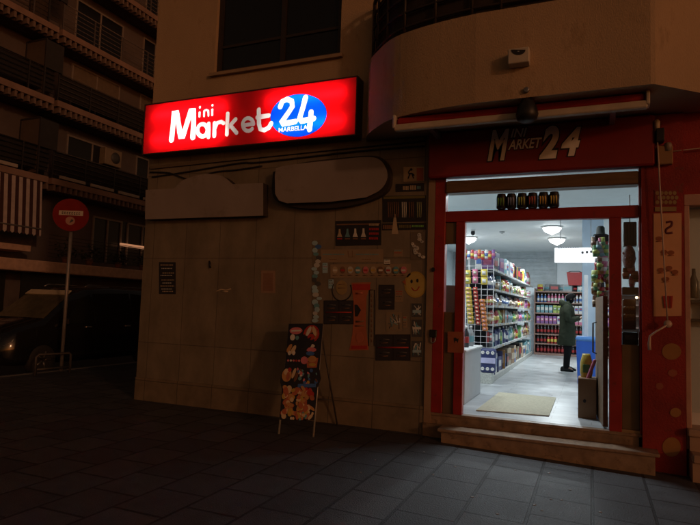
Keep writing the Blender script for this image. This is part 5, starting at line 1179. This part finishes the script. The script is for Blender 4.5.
for li, z in enumerate(levels):
    for bi, (ya, yb) in enumerate([(-3.8, 7.4), (7.55, 33.5)]):
        mb = MB(); mb.box(FX, FX + BD, ya, yb, z - .22, z); bal = mb.build('balcony', slabm, ap)
        mb = MB(); y = ya + .1
        while y < min(yb, 24):
            mb.box(FX + BD - .30, FX + BD - .03, y, y + .09, z - .44, z - .2205); y += .24
        mb.box(FX + BD - .32, FX + BD - .302, ya, min(yb, 24), z - .44, z - .2205)
        mb.build('corbel', mat('corbel_render', (.20, .14, .12), .85), bal)
        mb = MB(); mb.box(FX + .001, FX + BD - .33, ya, yb, z - .42, z - .2205); mb.build('soffit', awl, bal)
        mb = MB()
        for k in range(6): mb.tube([(FX + BD - .05, ya, z + .16 + k * .17), (FX + BD - .05, yb, z + .16 + k * .17)], .013 if k < 5 else .025, 0, 5)
        y = ya
        while y < yb: mb.box(FX + BD - .07, FX + BD - .03, y, y + .04, z, z + 1.03); y += 1.45
        mb.build('railing', railm if li < 2 else mat('grey_balcony_rail', (.12, .10, .10), .5, .2), bal)
        if li < 2:
            mb = MB(); mb.box(FX + BD - .115, FX + BD - .10, ya + .05, min(yb, 28), z + .22, z + 1.0); mb.build('screen', mat('dark_balcony_cloth', (.02, .018, .018), .9), bal)
        if li == 0:
            mb = MB(); y = ya + .3
            while y < yb - 1.3: mb.bbox(FX + BD - .04, FX + BD + .04, y, y + 1.15, z + .03, z + .15, 0, .01); y += 1.42
            mb.build('trough', mat('pale_trough', (.40, .35, .31), .6), bal)
    # divider box frame between the two flats
    mb = MB(); yd = 6.9
    for x_ in (FX + .02, FX + BD - .03): mb.box(x_, x_ + .06, yd, yd + .05, z, z + 2.05)
    for zz in (0.0, .95, 2.0): mb.box(FX + .08, FX + BD - .03, yd + .001, yd + .049, z + zz, z + zz + .06)
    mb.box(FX + .08, FX + BD - .03, yd + .02, yd + .03, z + .06, z + .95, 1); mb.box(FX + .08, FX + BD - .03, yd + .02, yd + .03, z + 1.01, z + 2.0, 1)
    mb.box(FX + BD - .03, FX + BD + .02, yd + .05, yd + .75, z + 1.0, z + 2.02)
    mb.build('divider_screen', [railm, mat('brown_screen_glass', (.11, .085, .07), .3)], ap)
    # windows and openings of this floor
    for (ya, yb, za, zb_) in ((-3, -1, .1, 2.2), (.4, 2.6, .1, 2.2), (3.9, 5.6, .1, 2.2), (8.9, 11.4, .3, 2.1), (12.6, 14.2, .1, 2.2), (15.6, 17.6, .3, 2.1), (19, 21, .1, 2.1), (22.5, 24.5, .1, 2.1), (27, 29, .1, 2.1)):
        mb = MB(); t_ = .07
        for (a_, b_, c_, d_) in ((ya, ya + t_, za, zb_), (yb - t_, yb, za, zb_), (ya + t_, yb - t_, za, za + t_), (ya + t_, yb - t_, zb_ - t_, zb_), ((ya + yb) / 2 - .03, (ya + yb) / 2 + .03, za + t_, zb_ - t_)): mb.box(FX - .02, FX + .05, a_, b_, z + c_, z + d_)
        wn = mb.build('window', winm, ap)
        mb = MB(); mb.box(FX + .004, FX + .012, ya + .02, yb - .02, z + za + .02, z + zb_ - .02); mb.build('pane', dark_m, wn)
        if (ya > 8 and li == 1) or (ya < 3 and li == 0):
            mb = MB(); mb.box(FX + .013, FX + .03, ya + t_, yb - t_, z + zb_ - .9, z + zb_ - t_); mb.build('roller_shutter', mat('tan_shutter', (.16, .12, .09), .7), wn)
# striped awning hanging from the lowest slab
sa0, sa1 = X(-14, 176, FX + BD), X(42.5, 185, FX + BD)
mb = MB(); y = -1.0; k = 0
while y < sa1.y:
    zt_, zb_ = 5.56, 3.86 + .0
    y2 = min(y + .135, sa1.y)
    mb.add([(FX + BD - .02, y, zt_), (FX + BD - .02, y2, zt_), (FX + BD + .10, y2, zb_), (FX + BD + .10, y, zb_), (FX + BD - .03, y, zt_), (FX + BD - .03, y2, zt_), (FX + BD + .09, y2, zb_), (FX + BD + .09, y, zb_)], [(3, 2, 1, 0), (4, 5, 6, 7), (0, 1, 5, 4), (1, 2, 6, 5), (2, 3, 7, 6), (3, 0, 4, 7)], k % 2)
    mb.prism([(FX + BD + .102, y + .002, zb_ + .02), (FX + BD + .102, y2 - .002, zb_ + .02), (FX + BD + .112, y2 - .002, zb_ - .20), (FX + BD + .112, (y + y2) / 2, zb_ - .26), (FX + BD + .112, y + .002, zb_ - .20)], (-.006, 0, 0), k % 2)
    y = y2; k += 1
mb.build('striped_awning', [mat('awning_stripe_pale', (.50, .42, .41), .85, var=.12), mat('awning_stripe_dark', (.055, .022, .022), .85)], ap)
mb = MB(); mb.tube([(FX + BD + .1, -1, 3.87), (FX + BD + .1, sa1.y, 3.87)], .03); mb.build('awning_bar', winm, ap)
# ground floor: dark openings, canopy band, lit strip
for (ya, yb) in ((-3.5, 1), (1.6, 6.8), (7.4, 9.6), (14.6, 20), (21, 28)):
    mb = MB(); mb.box(FX - .01, FX + .03, ya, yb, .1, 2.35); mb.build('shopfront_opening', dark_m, ap)
mb = MB(); mb.bbox(FX, FX + 1.2, AY0, AY1, 2.36, 2.76, 0, .03); mb.build('canopy', mat('pale_canopy', (.55, .36, .27), .7, var=.15), ap)
mb = MB(); mb.box(FX, FX + BD, -3.8, 6.9, 3.05, 3.25); mb.build('ledge', mat('pale_canopy', (.55, .36, .27)), ap)
mb = MB()
for (ya, yb) in ((10.4, 12.0), (12.3, 14.2)):
    for (a_, b_, c_, d_) in ((ya, ya + .08, 3.0, 4.9), (yb - .08, yb, 3.0, 4.9), (ya + .08, yb - .08, 4.82, 4.9), ((ya + yb) / 2 - .03, (ya + yb) / 2 + .03, 3.0, 4.82)): mb.box(FX + .0, FX + .08, a_, b_, c_, d_)
wn = mb.build('window', winm, ap); mb = MB(); mb.box(FX + .004, FX + .012, 10.4, 14.2, 3.0, 4.9); mb.build('pane', dark_m, wn)
a = X(121, 245, FX + .3); b = X(142, 247, FX + .3)
mb = MB(); mb.bbox(FX + .2, FX + .3, a.y, b.y + .8, 3.80, 3.92, 0, .02); mb.build('lit_strip', emit('warm_strip_glow', (1, .45, .22), .38), ap)
mb = MB(); y = 7.6
for k in range(7): mb.tube([(FX + BD, 7.6, 2.95 + k * .13), (FX + BD, 33, 2.95 + k * .13)], .012, 0, 5)
mb.build('front_rail', railm, ap)
# potted plants along the first floor rail and a few things left out on the balconies
lf = [mat('dim_leaf', (.035, .050, .022), .8, var=.3), mat('dim_leaf_light', (.060, .070, .030), .8, var=.3)]
def plant(y, z, h, wd, label, seed):
    r = random.Random(seed); g = thing('potted_plant', label, 'plant', (FX + BD - .28, y, z), 'balcony plants')
    mb = MB(); mb.lathe([(.001, 0), (.11, 0), (.15, .24), (.135, .24), (.12, .2), (.001, .2)], (FX + BD - .28, y, z), 12); mb.build('pot', mat('clay_pot', (.22, .10, .06), .8), g)
    mb = MB()
    for k in range(70):
        a_ = r.uniform(0, 6.28); q_ = r.random() ** .6; c = Vector((FX + BD - .28 + math.cos(a_) * q_ * wd * .5, y + math.sin(a_) * q_ * wd, z + .25 + r.random() * h * (1.1 - q_ * .5)))
        d1 = Vector((r.uniform(-1, 1), r.uniform(-1, 1), r.uniform(-.4, 1))).normalized() * r.uniform(.07, .15); d2 = d1.cross(Vector((r.uniform(-1, 1), r.uniform(-1, 1), 1))).normalized() * r.uniform(.025, .05)
        mb.add([c - d1, c + d2, c + d1, c - d2], [(0, 1, 2, 3)], k % 2)
    mb.build('foliage', lf, g)
for k, (y, z, h, wd, lab) in enumerate(((-.2, 3.26, .5, .45, 'leafy plant under the left end of the striped awning'), (1.6, 3.26, .4, .5, 'low spreading plant under the striped awning'), (3.4, 3.26, .6, .4, 'taller plant under the middle of the striped awning'), (5.2, 3.26, .45, .5, 'plant under the right end of the striped awning'),
     (8.6, 2.77, .7, .5, 'tall plant behind the road sign on the canopy'), (9.7, 2.77, .6, .55, 'wide plant right of the road sign on the canopy'), (11.2, 2.77, .5, .5, 'low plant before the apartment windows on the canopy'), (12.6, 2.77, .45, .5, 'low plant below the glowing strip on the canopy'), (10.0, 5.81, .5, .4, 'plant behind the dark railing of the lowest balcony'), (13.0, 8.69, .6, .4, 'plant behind the railing of the middle balcony'))):
    plant(y, z, h, wd, lab, 50 + k)
# ac unit
ac = thing('ac_unit', 'pale air conditioner on the apartment wall beside the lit sign', 'air conditioner', (FX, 12, 7)); p = X(111, 158, FX + .2)
mb = MB(); mb.bbox(FX + .001, FX + .35, p.y - .45, p.y + .45, p.z - .35, p.z + .35, 0, .02); mb.build('housing', mat('ac_beige', (.26, .2, .14), .6), ac)
mb = MB(); mb.lathe([(.24, 0), (.24, .02), (.05, .03), (.001, .03)], (FX + .351, p.y + .1, p.z), 20, 0, 'x'); mb.build('fan_grille', dkgrey, ac)

# ------------------------------------------------------------------ render settings
sc.view_settings.view_transform = 'Standard'; sc.view_settings.look = 'None'; sc.view_settings.gamma = 1; sc.view_settings.exposure = 0
sc.view_settings.use_curve_mapping = False
sc.cycles.use_denoising = True
try: sc.cycles.denoiser = 'OPENIMAGEDENOISE'
except Exception: pass
sc.cycles.max_bounces = 8; sc.cycles.diffuse_bounces = 4; sc.cycles.glossy_bounces = 3; sc.cycles.transparent_max_bounces = 16
sc.cycles.sample_clamp_indirect = 20.0; sc.cycles.caustics_reflective = False; sc.cycles.caustics_refractive = False
